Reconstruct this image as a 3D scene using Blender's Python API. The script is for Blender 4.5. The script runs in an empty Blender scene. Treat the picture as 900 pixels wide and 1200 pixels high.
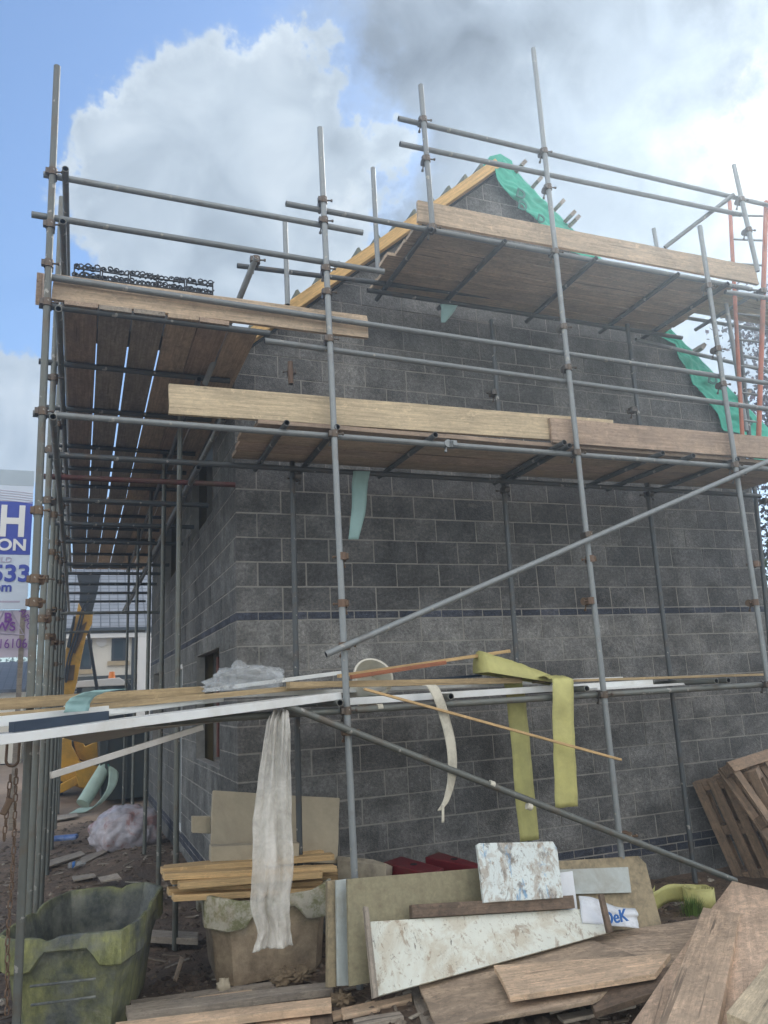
import bpy, bmesh, math, random
from mathutils import Vector, Matrix, noise
random.seed(7)
V = Vector
S = bpy.context.scene
COL = S.collection

# ------------------------------------------------------------------ camera
FOC, PITCH, YAW, ROLL = 893.956, 0.229128, 0.384465, -0.052844
CAM = V((-1.27218, -6.71747, 1.942976))
fw = V((math.sin(YAW)*math.cos(PITCH), math.cos(YAW)*math.cos(PITCH), math.sin(PITCH)))
r0 = V((math.cos(YAW), -math.sin(YAW), 0)); u0 = r0.cross(fw)
rt = r0*math.cos(ROLL)+u0*math.sin(ROLL); up = -r0*math.sin(ROLL)+u0*math.cos(ROLL)
cd = bpy.data.cameras.new('camera'); cam = bpy.data.objects.new('camera', cd); COL.objects.link(cam)
cd.sensor_fit = 'HORIZONTAL'; cd.sensor_width = 36; cd.lens = FOC/900*36
cd.clip_start = .05; cd.clip_end = 2000
cam.matrix_world = Matrix(((rt.x, up.x, -fw.x, CAM.x), (rt.y, up.y, -fw.y, CAM.y), (rt.z, up.z, -fw.z, CAM.z), (0, 0, 0, 1)))
S.camera = cam

def ray(x, y): return fw+rt*((x-450)/FOC)-up*((y-600)/FOC)
def at(x, y, Y=None, Z=None, X=None):
    d = ray(x, y)
    if Y is not None: t = (Y-CAM.y)/d.y
    elif Z is not None: t = (Z-CAM.z)/d.z
    else: t = (X-CAM.x)/d.x
    return CAM+d*t

# ------------------------------------------------------------------ world, sun, exposure
SUN = V((0.654, 0.491, 0.575)).normalized()
W = bpy.data.worlds.new('World'); S.world = W; W.use_nodes = True
nt = W.node_tree; nt.nodes.clear()
def N(t, **k):
    n = nt.nodes.new(t)
    for a, b in k.items(): setattr(n, a, b)
    return n
def lk(a, b): nt.links.new(a, b)
def mth(op, a, b=None, c=None, clamp=False):
    n = N('ShaderNodeMath', operation=op); n.use_clamp = clamp
    for i, v in enumerate((a, b, c)):
        if v is None: continue
        if isinstance(v, (int, float)): n.inputs[i].default_value = v
        else: lk(v, n.inputs[i])
    return n.outputs[0]
def sstep(v, a, b, lo=0., hi=1.):
    n = N('ShaderNodeMapRange', interpolation_type='SMOOTHSTEP'); lk(v, n.inputs[0])
    n.inputs[1].default_value = a; n.inputs[2].default_value = b; n.inputs[3].default_value = lo; n.inputs[4].default_value = hi
    return n.outputs[0]
SKY_STRENGTH = .074
CLOUD = .30
tc = N('ShaderNodeTexCoord')
sky = N('ShaderNodeTexSky', sky_type='NISHITA'); sky.sun_disc = False
sky.sun_elevation = math.asin(SUN.z); sky.sun_rotation = math.atan2(SUN.x, SUN.y)
sky.air_density = 1.0; sky.dust_density = .15; sky.ozone_density = 3.0
n1 = N('ShaderNodeTexNoise'); n1.inputs['Scale'].default_value = 5.5; n1.inputs['Detail'].default_value = 9; n1.inputs['Roughness'].default_value = .62
n2 = N('ShaderNodeTexNoise'); n2.inputs['Scale'].default_value = 2.6; n2.inputs['Detail'].default_value = 8; n2.inputs['Roughness'].default_value = .6
n3 = N('ShaderNodeTexNoise'); n3.inputs['Scale'].default_value = 11; n3.inputs['Detail'].default_value = 7
n3.inputs['Distortion'].default_value = .6
for n in (n1, n2, n3): lk(tc.outputs['Generated'], n.inputs['Vector'])
# warped direction
wsub = N('ShaderNodeVectorMath', operation='SUBTRACT'); lk(n1.outputs['Color'], wsub.inputs[0]); wsub.inputs[1].default_value = (.5, .5, .5)
wsc = N('ShaderNodeVectorMath', operation='SCALE'); lk(wsub.outputs[0], wsc.inputs[0]); wsc.inputs['Scale'].default_value = .32
wadd = N('ShaderNodeVectorMath', operation='ADD'); lk(tc.outputs['Generated'], wadd.inputs[0]); lk(wsc.outputs[0], wadd.inputs[1])
def blob(px, py, rad, w, src):
    d = ray(px, py).normalized()
    n = N('ShaderNodeVectorMath', operation='DISTANCE'); lk(src, n.inputs[0]); n.inputs[1].default_value = d
    q = mth('DIVIDE', n.outputs['Value'], rad)
    return mth('MULTIPLY', mth('EXPONENT', mth('MULTIPLY', mth('MULTIPLY', q, q), -1.)), w)
def total(lst, src):
    t = None
    for b in lst:
        v = blob(*b, src); t = v if t is None else mth('ADD', t, v)
    return t
wd = wadd.outputs[0]
cum = total([(270, 150, .10, 1.0), (180, 175, .055, .8), (245, 250, .11, 1.1), (330, 90, .05, .6), (378, 215, .055, .9), (340, 340, .15, 1.), (215, 340, .08, .7),
             (20, 500, .07, .8), (10, 420, .04, .5)], wd)
wide = total([(520, 20, .14, .75), (640, 160, .22, 1.), (800, 240, .25, 1.2), (880, 60, .16, .9), (590, 270, .15, .7), (330, 0, .08, .45), (850, 430, .25, .9),
              (230, 5, .06, .3), (60, 560, .12, .5)], wd)
acum = sstep(cum, .36, .62)
awide = mth('MULTIPLY', sstep(mth('ADD', wide, mth('MULTIPLY', mth('SUBTRACT', n2.outputs['Fac'], .5), 3.2)), .35, 1.25), .92)
# everywhere else: unseen broken cloud, brightened and warmed to light the front wall softly
sepz = N('ShaderNodeSeparateXYZ'); lk(tc.outputs['Generated'], sepz.inputs[0])
dotf = N('ShaderNodeVectorMath', operation='DOT_PRODUCT'); lk(tc.outputs['Generated'], dotf.inputs[0]); dotf.inputs[1].default_value = fw
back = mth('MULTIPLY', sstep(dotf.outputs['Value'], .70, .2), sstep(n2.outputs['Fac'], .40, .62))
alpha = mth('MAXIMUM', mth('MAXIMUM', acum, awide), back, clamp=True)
# shading inside the clouds
dark = total([(800, 105, .08, 1.1), (860, 60, .08, 1.), (740, 190, .09, .7), (890, 235, .08, 1.2), (680, 110, .08, .5), (790, 270, .10, .5), (560, 150, .13, .45), (480, 60, .1, .4), (620, 40, .08, .4)], wd)
glow = mth('ADD', blob(895, 140, .03, 2.2, wd), mth('ADD', blob(905, 150, .09, .30, tc.outputs['Generated']), mth('MULTIPLY', blob(720, 190, .26, .20, tc.outputs['Generated']), sstep(n1.outputs['Fac'], .45, .62))))
edge = mth('MULTIPLY', sstep(cum, .38, .55), sstep(cum, 1.0, .5))
shade = mth('ADD', mth('MULTIPLY', mth('SUBTRACT', n3.outputs['Fac'], .5), 1.0), .80)
shade = mth('ADD', shade, mth('MULTIPLY', edge, .16))
shade = mth('SUBTRACT', shade, mth('MULTIPLY', mth('MULTIPLY', dark, sstep(n2.outputs['Fac'], .3, .6)), .42))
shade = mth('SUBTRACT', shade, mth('MULTIPLY', mth('MULTIPLY', awide, mth('SUBTRACT', 1., acum)), .27))
shade = mth('MAXIMUM', mth('ADD', shade, glow), .14)
ccol = N('ShaderNodeMix', data_type='RGBA'); lk(sstep(mth('ADD', glow, mth('MULTIPLY', shade, .35)), .2, .8), ccol.inputs[0])
ccol.inputs[6].default_value = (.74, .87, 1.0, 1); ccol.inputs[7].default_value = (1.0, .93, .80, 1)
bgs = N('ShaderNodeBackground'); lk(sky.outputs[0], bgs.inputs[0]); bgs.inputs[1].default_value = SKY_STRENGTH
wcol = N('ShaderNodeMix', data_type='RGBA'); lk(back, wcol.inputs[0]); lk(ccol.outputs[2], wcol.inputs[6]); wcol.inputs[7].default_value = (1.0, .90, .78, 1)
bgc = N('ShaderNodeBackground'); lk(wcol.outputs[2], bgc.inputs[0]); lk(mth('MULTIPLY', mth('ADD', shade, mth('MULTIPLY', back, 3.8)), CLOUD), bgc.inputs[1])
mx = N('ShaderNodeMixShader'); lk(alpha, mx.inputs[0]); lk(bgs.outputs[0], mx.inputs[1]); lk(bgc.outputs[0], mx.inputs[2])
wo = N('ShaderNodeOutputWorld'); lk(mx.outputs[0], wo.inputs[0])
W.cycles.sampling_method = 'MANUAL'; W.cycles.sample_map_resolution = 512

sl = bpy.data.lights.new('sun', 'SUN'); sl.energy = .8; sl.angle = math.radians(12); sl.color = (1, .95, .86)
so = bpy.data.objects.new('sun', sl); COL.objects.link(so); so.location = (8, 6, 20)
so.rotation_euler = (-SUN).to_track_quat('-Z', 'Y').to_euler()
S.view_settings.view_transform = 'Standard'; S.view_settings.look = 'None'
S.view_settings.exposure = 1.58; S.view_settings.gamma = 1

# ------------------------------------------------------------------ materials
def mat(name): 
    m = bpy.data.materials.new(name); m.use_nodes = True
    return m
class NB:
    def __init__(s, m): s.m = m; s.t = m.node_tree; s.b = s.t.nodes['Principled BSDF']
    def n(s, t, **k):
        n = s.t.nodes.new(t)
        for a, b in k.items(): setattr(n, a, b)
        return n
    def l(s, a, b): s.t.links.new(a, b)
    def coord(s, scale=(1, 1, 1), kind='Object', loc=(0, 0, 0)):
        c = s.n('ShaderNodeTexCoord'); m = s.n('ShaderNodeMapping'); m.inputs['Scale'].default_value = scale; m.inputs['Location'].default_value = loc
        s.l(c.outputs[kind], m.inputs[0]); return m.outputs[0]
    def noise(s, vec, scale, detail=6, rough=.55, dist=0):
        n = s.n('ShaderNodeTexNoise'); s.l(vec, n.inputs['Vector']); n.inputs['Scale'].default_value = scale
        n.inputs['Detail'].default_value = detail; n.inputs['Roughness'].default_value = rough; n.inputs['Distortion'].default_value = dist
        return n.outputs['Fac']
    def ramp(s, v, pts):
        r = s.n('ShaderNodeValToRGB'); s.l(v, r.inputs[0]); e = r.color_ramp.elements
        while len(e) < len(pts): e.new(.5)
        for i, (p, c) in enumerate(pts):
            e[i].position = p; e[i].color = (*(c if hasattr(c, '__len__') else (c, c, c)), 1)
        return r.outputs[0]
    def mix(s, f, a, b, mode='MIX'):
        m = s.n('ShaderNodeMix', data_type='RGBA', blend_type=mode)
        for i, v in ((0, f), (6, a), (7, b)):
            if isinstance(v, (int, float)): m.inputs[i].default_value = v if i == 0 else (v, v, v, 1)
            elif isinstance(v, tuple): m.inputs[i].default_value = (*v, 1)
            else: s.l(v, m.inputs[i])
        return m.outputs[2]
    def bump(s, h, st=.3, d=.01):
        b = s.n('ShaderNodeBump'); b.inputs['Strength'].default_value = st; b.inputs['Distance'].default_value = d
        s.l(h, b.inputs['Height']); s.l(b.outputs[0], s.b.inputs['Normal'])
    def rnd(s):
        return s.n('ShaderNodeObjectInfo').outputs['Random']
def mul(c, k): return tuple(x*k for x in c)

def wood(name, c, dirt=.35, dirtcol=(.09, .08, .065), grain=1., rough=.8, knots=True):
    m = mat(name); b = NB(m); rn = b.rnd()
    c3 = b.n('ShaderNodeCombineXYZ'); 
    for i in range(3): b.l(rn, c3.inputs[i])
    sc = b.n('ShaderNodeVectorMath', operation='SCALE'); b.l(c3.outputs[0], sc.inputs[0]); sc.inputs['Scale'].default_value = 37
    tcn = b.n('ShaderNodeTexCoord'); ad = b.n('ShaderNodeVectorMath', operation='ADD'); b.l(tcn.outputs['Object'], ad.inputs[0]); b.l(sc.outputs[0], ad.inputs[1])
    def mp(s_):
        m_ = b.n('ShaderNodeMapping'); m_.inputs['Scale'].default_value = s_; b.l(ad.outputs[0], m_.inputs[0]); return m_.outputs[0]
    g = b.noise(mp((1.5, 38, 38)), 1.5*grain, 8, .65, .4)
    big = b.noise(mp((1, 3, 3)), 1.6, 4, .6)
    col = b.mix(b.ramp(g, [(.34, 0), (.66, 1)]), mul(c, .58), mul(c, 1.25))
    fine = b.noise(mp((5, 60, 60)), 3.2, 6, .75); col = b.mix(.75, col, b.ramp(fine, [(.3, .55), (.5, 1.), (.7, 1.35)]), 'MULTIPLY')
    d = b.ramp(b.noise(mp((1, 1.7, 1.7)), 5.5, 12, .78, .5), [(.47-.07*dirt, 0), (.56, 1)])
    d2 = b.ramp(b.noise(mp((1, 1.2, 1.2)), 24, 8, .75, .3), [(.52, 0), (.60, .85)])
    dm = b.n('ShaderNodeMath', operation='MULTIPLY'); b.l(d, dm.inputs[0]); dm.inputs[1].default_value = min(1, dirt*1.3)
    dn = b.n('ShaderNodeMath', operation='MULTIPLY'); b.l(d2, dn.inputs[0]); dn.inputs[1].default_value = min(1, dirt*1.2)
    col = b.mix(dm.outputs[0], col, b.mix(g, mul(dirtcol, .7), mul(dirtcol, 1.3)))
    col = b.mix(dn.outputs[0], col, mul(dirtcol, .5))
    sp_ = b.ramp(b.noise(mp((1, 1.3, 1.3)), 9, 10, .8, .2), [(.57, 0), (.64, .7)])
    col = b.mix(sp_, col, mul(c, 1.4))
    ck = b.ramp(b.noise(mp((.35, 16, 16)), 1.6, 4, .6, .2), [(.655, 0), (.675, .9)]); col = b.mix(ck, col, mul(c, .13))
    if knots:
        vo = b.n('ShaderNodeTexVoronoi'); b.l(mp((1, 2.2, 2.2)), vo.inputs['Vector']); vo.inputs['Scale'].default_value = 3.1
        k = b.ramp(vo.outputs['Distance'], [(.035, 1), (.075, 0)])
        km = b.n('ShaderNodeMath', operation='MULTIPLY'); b.l(k, km.inputs[0]); km.inputs[1].default_value = .7
        col = b.mix(km.outputs[0], col, mul(c, .22))
    tint = b.ramp(rn, [(0, .78), (1, 1.12)])
    col = b.mix(1., col, tint, 'MULTIPLY')
    col = b.mix(.28, col, b.mix(b.ramp(big, [(.35, 0), (.65, 1)]), mul(c, .55), mul(c, 1.25)))
    b.l(col, b.b.inputs['Base Color']); b.b.inputs['Roughness'].default_value = rough
    b.bump(fine, .6, .004)
    return m
def plain(name, c, rough=.6, metal=0, var=.25, scale=6, bump=.15, dirt=0, dirtcol=(.1, .085, .06), kind='Object', alpha=1):
    m = mat(name); b = NB(m); v = b.coord(kind=kind)
    n = b.noise(v, scale, 7, .6)
    col = b.mix(b.ramp(n, [(.3, 0), (.7, 1)]), mul(c, 1-var), mul(c, 1+var*.6))
    if dirt:
        dd = b.ramp(b.noise(v, scale*.45, 9, .7, .3), [(.5-.22*dirt, 0), (.78-.22*dirt, 1)])
        dm = b.n('ShaderNodeMath', operation='MULTIPLY'); b.l(dd, dm.inputs[0]); dm.inputs[1].default_value = .85
        col = b.mix(dm.outputs[0], col, dirtcol)
    b.l(col, b.b.inputs['Base Color']); b.b.inputs['Roughness'].default_value = rough; b.b.inputs['Metallic'].default_value = metal
    if alpha < 1: b.b.inputs['Alpha'].default_value = alpha
    if bump: b.bump(b.noise(v, scale*6, 6, .6), bump, .006)
    return m
def steel(name, c, rust=.2, metal=.55):
    m = mat(name); b = NB(m); v = b.coord(); rn = b.rnd()
    n = b.noise(v, 14, 8, .65); n2_ = b.noise(b.coord((1, 1, .25)), 5, 6, .6)
    col = b.mix(n, mul(c, .7), mul(c, 1.25))
    col = b.mix(1., col, b.ramp(rn, [(0, .8), (1, 1.15)]), 'MULTIPLY')
    r = b.ramp(n2_, [(.60-.3*rust, 0), (.74-.2*rust, 1)])
    rm = b.n('ShaderNodeMath', operation='MULTIPLY'); b.l(r, rm.inputs[0]); rm.inputs[1].default_value = min(1, .25+rust)
    col = b.mix(rm.outputs[0], col, (.13, .085, .05))
    sp = b.ramp(b.noise(v, 11, 5, .6), [(.64, 0), (.67, .85)])
    col = b.mix(sp, col, (.38, .37, .34))
    b.l(col, b.b.inputs['Base Color']); b.b.inputs['Metallic'].default_value = metal
    rr = b.ramp(n, [(.3, .38), (.7, .62)]); b.l(rr, b.b.inputs['Roughness']); b.bump(n, .25, .003)
    return m
M = {}
M['tube'] = steel('galvanised_steel', (.235, .255, .26), .14, .35)
M['tube_old'] = steel('weathered_steel', (.15, .16, .145), .32, .3)
M['tube_dark'] = steel('dark_steel', (.085, .095, .10), .28, .3)
M['rust'] = steel('rusty_steel', (.16, .095, .065), .9, .25)
M['coupler'] = steel('coupler_steel', (.12, .11, .10), .5, .5)
M['red_paint'] = plain('red_painted_steel', (.11, .03, .03), .5, .2, .35, 9, .1, .4)
M['hole'] = plain('tube_bore', (.015, .015, .017), .9, 0, .1, 5, 0)
M['board'] = wood('scaffold_board_wood', (.56, .43, .30), .35, (.26, .21, .16))
M['board_fresh'] = wood('fresh_board_wood', (.58, .47, .31), .25, (.30, .24, .17))
M['board_grey'] = wood('weathered_board_wood', (.36, .31, .25), .45, (.17, .15, .13))
M['board_red'] = wood('reddish_board_wood', (.46, .34, .25), .4, (.24, .19, .15))
M['cls'] = wood('planed_softwood', (.60, .41, .20), .10, (.3, .2, .1))
M['cls_pale'] = wood('treated_softwood', (.42, .31, .17), .15, (.2, .15, .09))
M['plank_dirty'] = wood('muddy_plank_wood', (.72, .52, .35), .5, (.33, .255, .18))
M['plank_dark'] = wood('dark_wet_wood', (.19, .135, .095), .6, (.05, .04, .03))
M['ply_mud'] = wood('mud_covered_plywood', (.54, .41, .29), .7, (.22, .17, .125), .5, .85, False)
M['osb'] = wood('trodden_chipboard', (.74, .53, .365), .5, (.33, .25, .18), .4, .9, False)
M['pallet'] = wood('pallet_wood', (.34, .235, .155), .5, (.12, .095, .075))
M['orange_wood'] = wood('orange_batten_wood', (.42, .16, .08), .15)
M['verge'] = wood('verge_batten_wood', (.62, .40, .16), .05, (.3, .2, .1))
M['chip'] = plain('green_beige_chipboard', (.27, .245, .155), .85, 0, .18, 40, .3, .25, (.17, .14, .09))
M['chip_pale'] = plain('pale_laminate_board', (.42, .46, .44), .6, 0, .1, 8, .05, .3, (.25, .23, .18))
M['chip_beige'] = plain('beige_chipboard', (.33, .27, .17), .85, 0, .15, 30, .3, .25)
def stained(name, c, stains, scr=.6):
    m = mat(name); b = NB(m); v = b.coord(); col = b.mix(b.noise(v, 5, 6, .6), mul(c, .85), mul(c, 1.1))
    for (sc_, st_, lo, hi, k, cc) in stains:
        f = b.ramp(b.noise(b.coord(st_, loc=(sc_, hi*9, 0)), sc_, 10, .72, .5), [(lo, 0), (hi, k)]); col = b.mix(f, col, cc)
    w = b.n('ShaderNodeTexWave'); b.l(b.coord((1, 1, 1)), w.inputs['Vector']); w.inputs['Scale'].default_value = 9; w.inputs['Distortion'].default_value = 30; w.inputs['Detail'].default_value = 4; w.inputs['Detail Scale'].default_value = .8
    f = b.ramp(w.outputs['Fac'], [(.985, 0), (.999, scr)]); g_ = b.ramp(b.noise(v, 3, 5), [(.5, 0), (.6, 1)]); q = b.n('ShaderNodeMath', operation='MULTIPLY'); b.l(f, q.inputs[0]); b.l(g_, q.inputs[1])
    col = b.mix(q.outputs[0], col, (.08, .06, .045))
    b.l(col, b.b.inputs['Base Color']); b.b.inputs['Roughness'].default_value = .7; b.bump(b.noise(v, 30, 7, .7), .3, .004); return m
BR, DK = (.27, .19, .12), (.10, .08, .06)
M['ply_white'] = stained('paint_stained_white_ply', (.66, .68, .60), [(3, (1, 1, 1), .50, .60, .55, (.45, .38, .27)), (9, (1, .6, 1), .56, .60, .65, BR), (16, (1.6, .6, 1), .62, .65, .8, DK), (30, (1, 1, 1), .58, .63, .6, BR)])
M['ply_blue'] = stained('paint_smeared_board', (.64, .70, .68), [(6, (1.4, .8, 1), .50, .57, .6, BR), (11, (1, .7, 1), .55, .60, .75, (.13, .11, .09)), (5, (1.8, .7, 1), .56, .61, .75, (.12, .30, .50)), (22, (1, 1, 1), .57, .62, .7, BR), (9, (1, 1, 1), .56, .60, .5, (.40, .36, .30))])
M['white_pvc'] = plain('white_plastic', (.72, .74, .73), .35, 0, .06, 4, .03, .12, (.5, .47, .4))
M['grey_pvc'] = plain('off_white_plastic', (.50, .48, .44), .5, 0, .12, 4, .05, .3, (.3, .27, .22))
M['navy'] = plain('navy_plastic', (.012, .028, .055), .4, 0, .2, 5, .05)
M['yellow_dpc'] = plain('yellow_membrane', (.50, .48, .18), .6, 0, .15, 7, .25, .25, (.30, .28, .12))
M['cream_strip'] = plain('cream_foam_strip', (.60, .57, .47), .7, 0, .1, 7, .1, .15)
M['teal_film'] = plain('pale_teal_film', (.30, .48, .47), .5, 0, .12, 5, .1)
M['teal'] = plain('turquoise_tape', (.04, .50, .38), .5, 0, .1, 5, .05)
M['membrane'] = plain('green_breather_membrane', (.03, .46, .32), .6, 0, .18, 4, .3)
M['membrane_print'] = plain('dark_print', (.01, .16, .13), .6, 0, .1, 4, 0)
M['crimson'] = plain('crimson_painted_metal', (.15, .006, .014), .5, .1, .2, 5, .1, .2)
M['foam'] = plain('beige_insulation_board', (.46, .40, .29), .85, 0, .14, 5, .15, .35, (.30, .25, .18))
M['concrete'] = plain('pale_concrete', (.42, .37, .28), .9, 0, .15, 12, .3, .2)
M['yellow_paint'] = plain('yellow_machine_paint', (.66, .36, .03), .45, .05, .15, 5, .05, .3, (.16, .10, .04))
M['black_rubber'] = plain('black_rubber', (.02, .02, .022), .7, 0, .2, 8, .2)
M['dark_paint'] = plain('dark_machine_paint', (.03, .035, .04), .5, .2, .3, 6, .1)
M['skip'] = plain('dark_grey_painted_steel', (.05, .065, .07), .6, .2, .25, 4, .1, .3)
M['black_plastic'] = plain('black_plastic', (.02, .023, .028), .45, 0, .2, 10, .1)
M['render_wall'] = plain('cream_render', (.80, .77, .68), .85, 0, .05, 3, .05)
M['white_paint'] = plain('white_paint', (.78, .78, .76), .5, 0, .04, 3, .02)
M['sill'] = plain('sandstone', (.50, .40, .25), .8, 0, .15, 8, .1)
M['anthracite'] = plain('anthracite_frame', (.035, .045, .055), .4, 0, .1, 5, .02)
M['orange_glass'] = plain('orange_plastic', (.75, .22, .03), .3, 0, .1, 5, 0)
M['bucket'] = plain('white_bucket_plastic', (.66, .64, .55), .45, 0, .08, 6, .05, .2, (.4, .36, .28))
M['blue_print'] = plain('blue_print', (.02, .14, .45), .5, 0, .05, 5, 0)
M['tarp'] = plain('white_wrapper', (.66, .69, .72), .45, 0, .1, 6, .2, .15)
M['sign_white'] = plain('sign_face', (.62, .70, .80), .5, 0, .05, 2, 0)
M['sign_grey'] = plain('sign_header', (.42, .50, .56), .5, 0, .05, 2, 0)
M['sign_blue'] = plain('sign_blue', (.03, .055, .38), .5, 0, .05, 2, 0)
M['sign_pink'] = plain('sign_pink', (.55, .49, .58), .5, 0, .06, 2, 0)
M['sign_purple'] = plain('sign_purple', (.18, .035, .30), .5, 0, .05, 2, 0)
M['sign_lilac'] = plain('sign_line', (.45, .40, .52), .5, 0, .05, 2, 0)
M['mortar'] = plain('mortar', (.29, .28, .255), .95, 0, .25, 9, .5, kind='Object')
M['insul_yellow'] = plain('yellow_insulation', (.13, .10, .045), .9, 0, .2, 9, .3)
M['door_brown'] = wood('red_brown_timber', (.16, .05, .035), .2)
M['inner'] = plain('inner_block', (.28, .27, .25), .95, 0, .2, 5, .3)
M['glove'] = plain('crumpled_brown_cloth', (.22, .165, .105), .9, 0, .3, 12, .4)
M['paleroll'] = plain('pale_green_roll', (.46, .60, .50), .55, 0, .15, 6, .2)

def glass(name, c):
    m = mat(name); b = NB(m); b.b.inputs['Base Color'].default_value = (*c, 1); b.b.inputs['Roughness'].default_value = .06
    b.b.inputs['Specular IOR Level'].default_value = .8; b.bump(b.noise(b.coord(), 1.2, 3), .03, .02); return m
M['glass'] = glass('window_glass', (.03, .05, .06))
def film(name, c, alpha, rough=.25, tr=.3):
    m = mat(name); b = NB(m); v = b.coord(); n = b.noise(v, 9, 7, .65, .5)
    a = b.ramp(n, [(.3, alpha*.7), (.7, min(1, alpha*1.35))]); b.l(a, b.b.inputs['Alpha'])
    b.l(b.mix(n, mul(c, .85), mul(c, 1.1)), b.b.inputs['Base Color']); b.b.inputs['Roughness'].default_value = rough
    b.bump(b.noise(v, 22, 6, .6, .6), .6, .01)
    return m
M['poly'] = film('polythene_sheet', (.80, .78, .72), .50, .3)
M['clear'] = film('clear_plastic', (.62, .66, .68), .26, .08)
def bagm():
    m = film('waste_bag_plastic', (.5, .45, .5), .8, .2); b = NB(m)
    n = b.noise(b.coord(), 4.2, 6, .6, .8); c = b.ramp(n, [(.44, (.55, .53, .58)), (.56, (.50, .42, .44)), (.62, (.42, .22, .21)), (.70, (.22, .22, .23))])
    for l in list(m.node_tree.links):
        if l.to_socket == b.b.inputs['Base Color']: m.node_tree.links.remove(l)
    b.l(c, b.b.inputs['Base Color']); return m
M['bag'] = bagm()

def blockm(name, lo, hi, spec=1.):
    m = mat(name); b = NB(m); v = b.coord()
    at_ = b.n('ShaderNodeAttribute', attribute_name='tone'); 
    base = b.mix(at_.outputs['Fac'], lo, hi)
    f = b.noise(v, 34, 8, .8); p = b.noise(v, 3.2, 8, .62); q_ = b.noise(v, 1.1, 5, .6)
    base = b.mix(.8, base, b.ramp(f, [(.34, .35), (.5, .95), (.66, 1.8)]), 'MULTIPLY')
    base = b.mix(.8, base, b.ramp(p, [(.35, .6), (.65, 1.4)]), 'MULTIPLY')
    base = b.mix(.85, base, b.ramp(q_, [(.36, .6), (.64, 1.35)]), 'MULTIPLY')
    base = b.mix(.6, base, b.ramp(b.noise(v, 9, 9, .75), [(.4, .7), (.6, 1.25)]), 'MULTIPLY')
    # mortar smears rubbed across the faces
    sm = b.ramp(b.noise(b.coord((1, 1, 2.4)), 5.5, 10, .75, .5), [(.56, 0), (.70, .6)])
    base = b.mix(sm, base, (.27, .265, .24))
    # fine white specks of aggregate
    vo = b.n('ShaderNodeTexVoronoi'); b.l(v, vo.inputs['Vector']); vo.inputs['Scale'].default_value = 85
    base = b.mix(b.ramp(vo.outputs['Distance'], [(.10, .55), (.17, 0)]), base, (.36, .36, .34))
    b.l(base, b.b.inputs['Base Color']); b.b.inputs['Roughness'].default_value = .95
    ad = b.n('ShaderNodeMath', operation='ADD'); b.l(f, ad.inputs[0]); b.l(vo.outputs['Distance'], ad.inputs[1])
    b.bump(ad.outputs[0], .7, .006)
    return m
M['block'] = blockm('concrete_block', (.066, .067, .069), (.195, .193, .184))
M['block_side'] = blockm('concrete_block_side', (.085, .088, .088), (.165, .168, .158))
M['ebrick'] = blockm('blue_engineering_brick', (.028, .036, .055), (.07, .075, .095))

def groundm():
    m = mat('muddy_soil'); b = NB(m); v = b.coord()
    a = b.noise(v, .8, 8, .65); c = b.noise(v, 7, 9, .7, .3); d = b.noise(v, 45, 6, .7)
    col = b.mix(b.ramp(a, [(.35, 0), (.65, 1)]), (.085, .06, .042), (.21, .15, .105))
    col = b.mix(.85, col, b.ramp(c, [(.3, .5), (.5, 1.), (.72, 1.7)]), 'MULTIPLY')
    col = b.mix(.7, col, b.ramp(d, [(.3, .6), (.7, 1.5)]), 'MULTIPLY')
    # pale dried dust further out on the site road
    g = b.n('ShaderNodeTexCoord'); s_ = b.n('ShaderNodeSeparateXYZ'); b.l(g.outputs['Object'], s_.inputs[0])
    r = b.n('ShaderNodeMapRange'); b.l(s_.outputs[1], r.inputs[0]); r.inputs[1].default_value = 3; r.inputs[2].default_value = 11
    col = b.mix(r.outputs[0], col, b.mix(.6, (.36, .26, .18), b.ramp(c, [(.3, .6), (.7, 1.3)]), 'MULTIPLY'))
    b.l(col, b.b.inputs['Base Color'])
    rg = b.ramp(a, [(.35, .55), (.6, .95)]); b.l(rg, b.b.inputs['Roughness'])
    ad = b.n('ShaderNodeMath', operation='ADD'); b.l(c, ad.inputs[0]); b.l(d, ad.inputs[1]); b.bump(ad.outputs[0], 1., .03)
    return m
M['ground'] = groundm()
def rubm():
    m = mat('rubble_stone'); b = NB(m)
    at_ = b.n('ShaderNodeAttribute', attribute_name='tone'); v = b.coord()
    col = b.ramp(at_.outputs['Fac'], [(0, (.07, .05, .037)), (.6, (.13, .10, .075)), (.85, (.24, .20, .155)), (1, (.40, .37, .31))])
    col = b.mix(.7, col, b.ramp(b.noise(v, 30, 5, .6), [(.3, .6), (.7, 1.4)]), 'MULTIPLY')
    b.l(col, b.b.inputs['Base Color']); b.b.inputs['Roughness'].default_value = .95; b.bump(b.noise(v, 60, 5, .6), .5, .004); return m
M['rubble'] = rubm()
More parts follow.
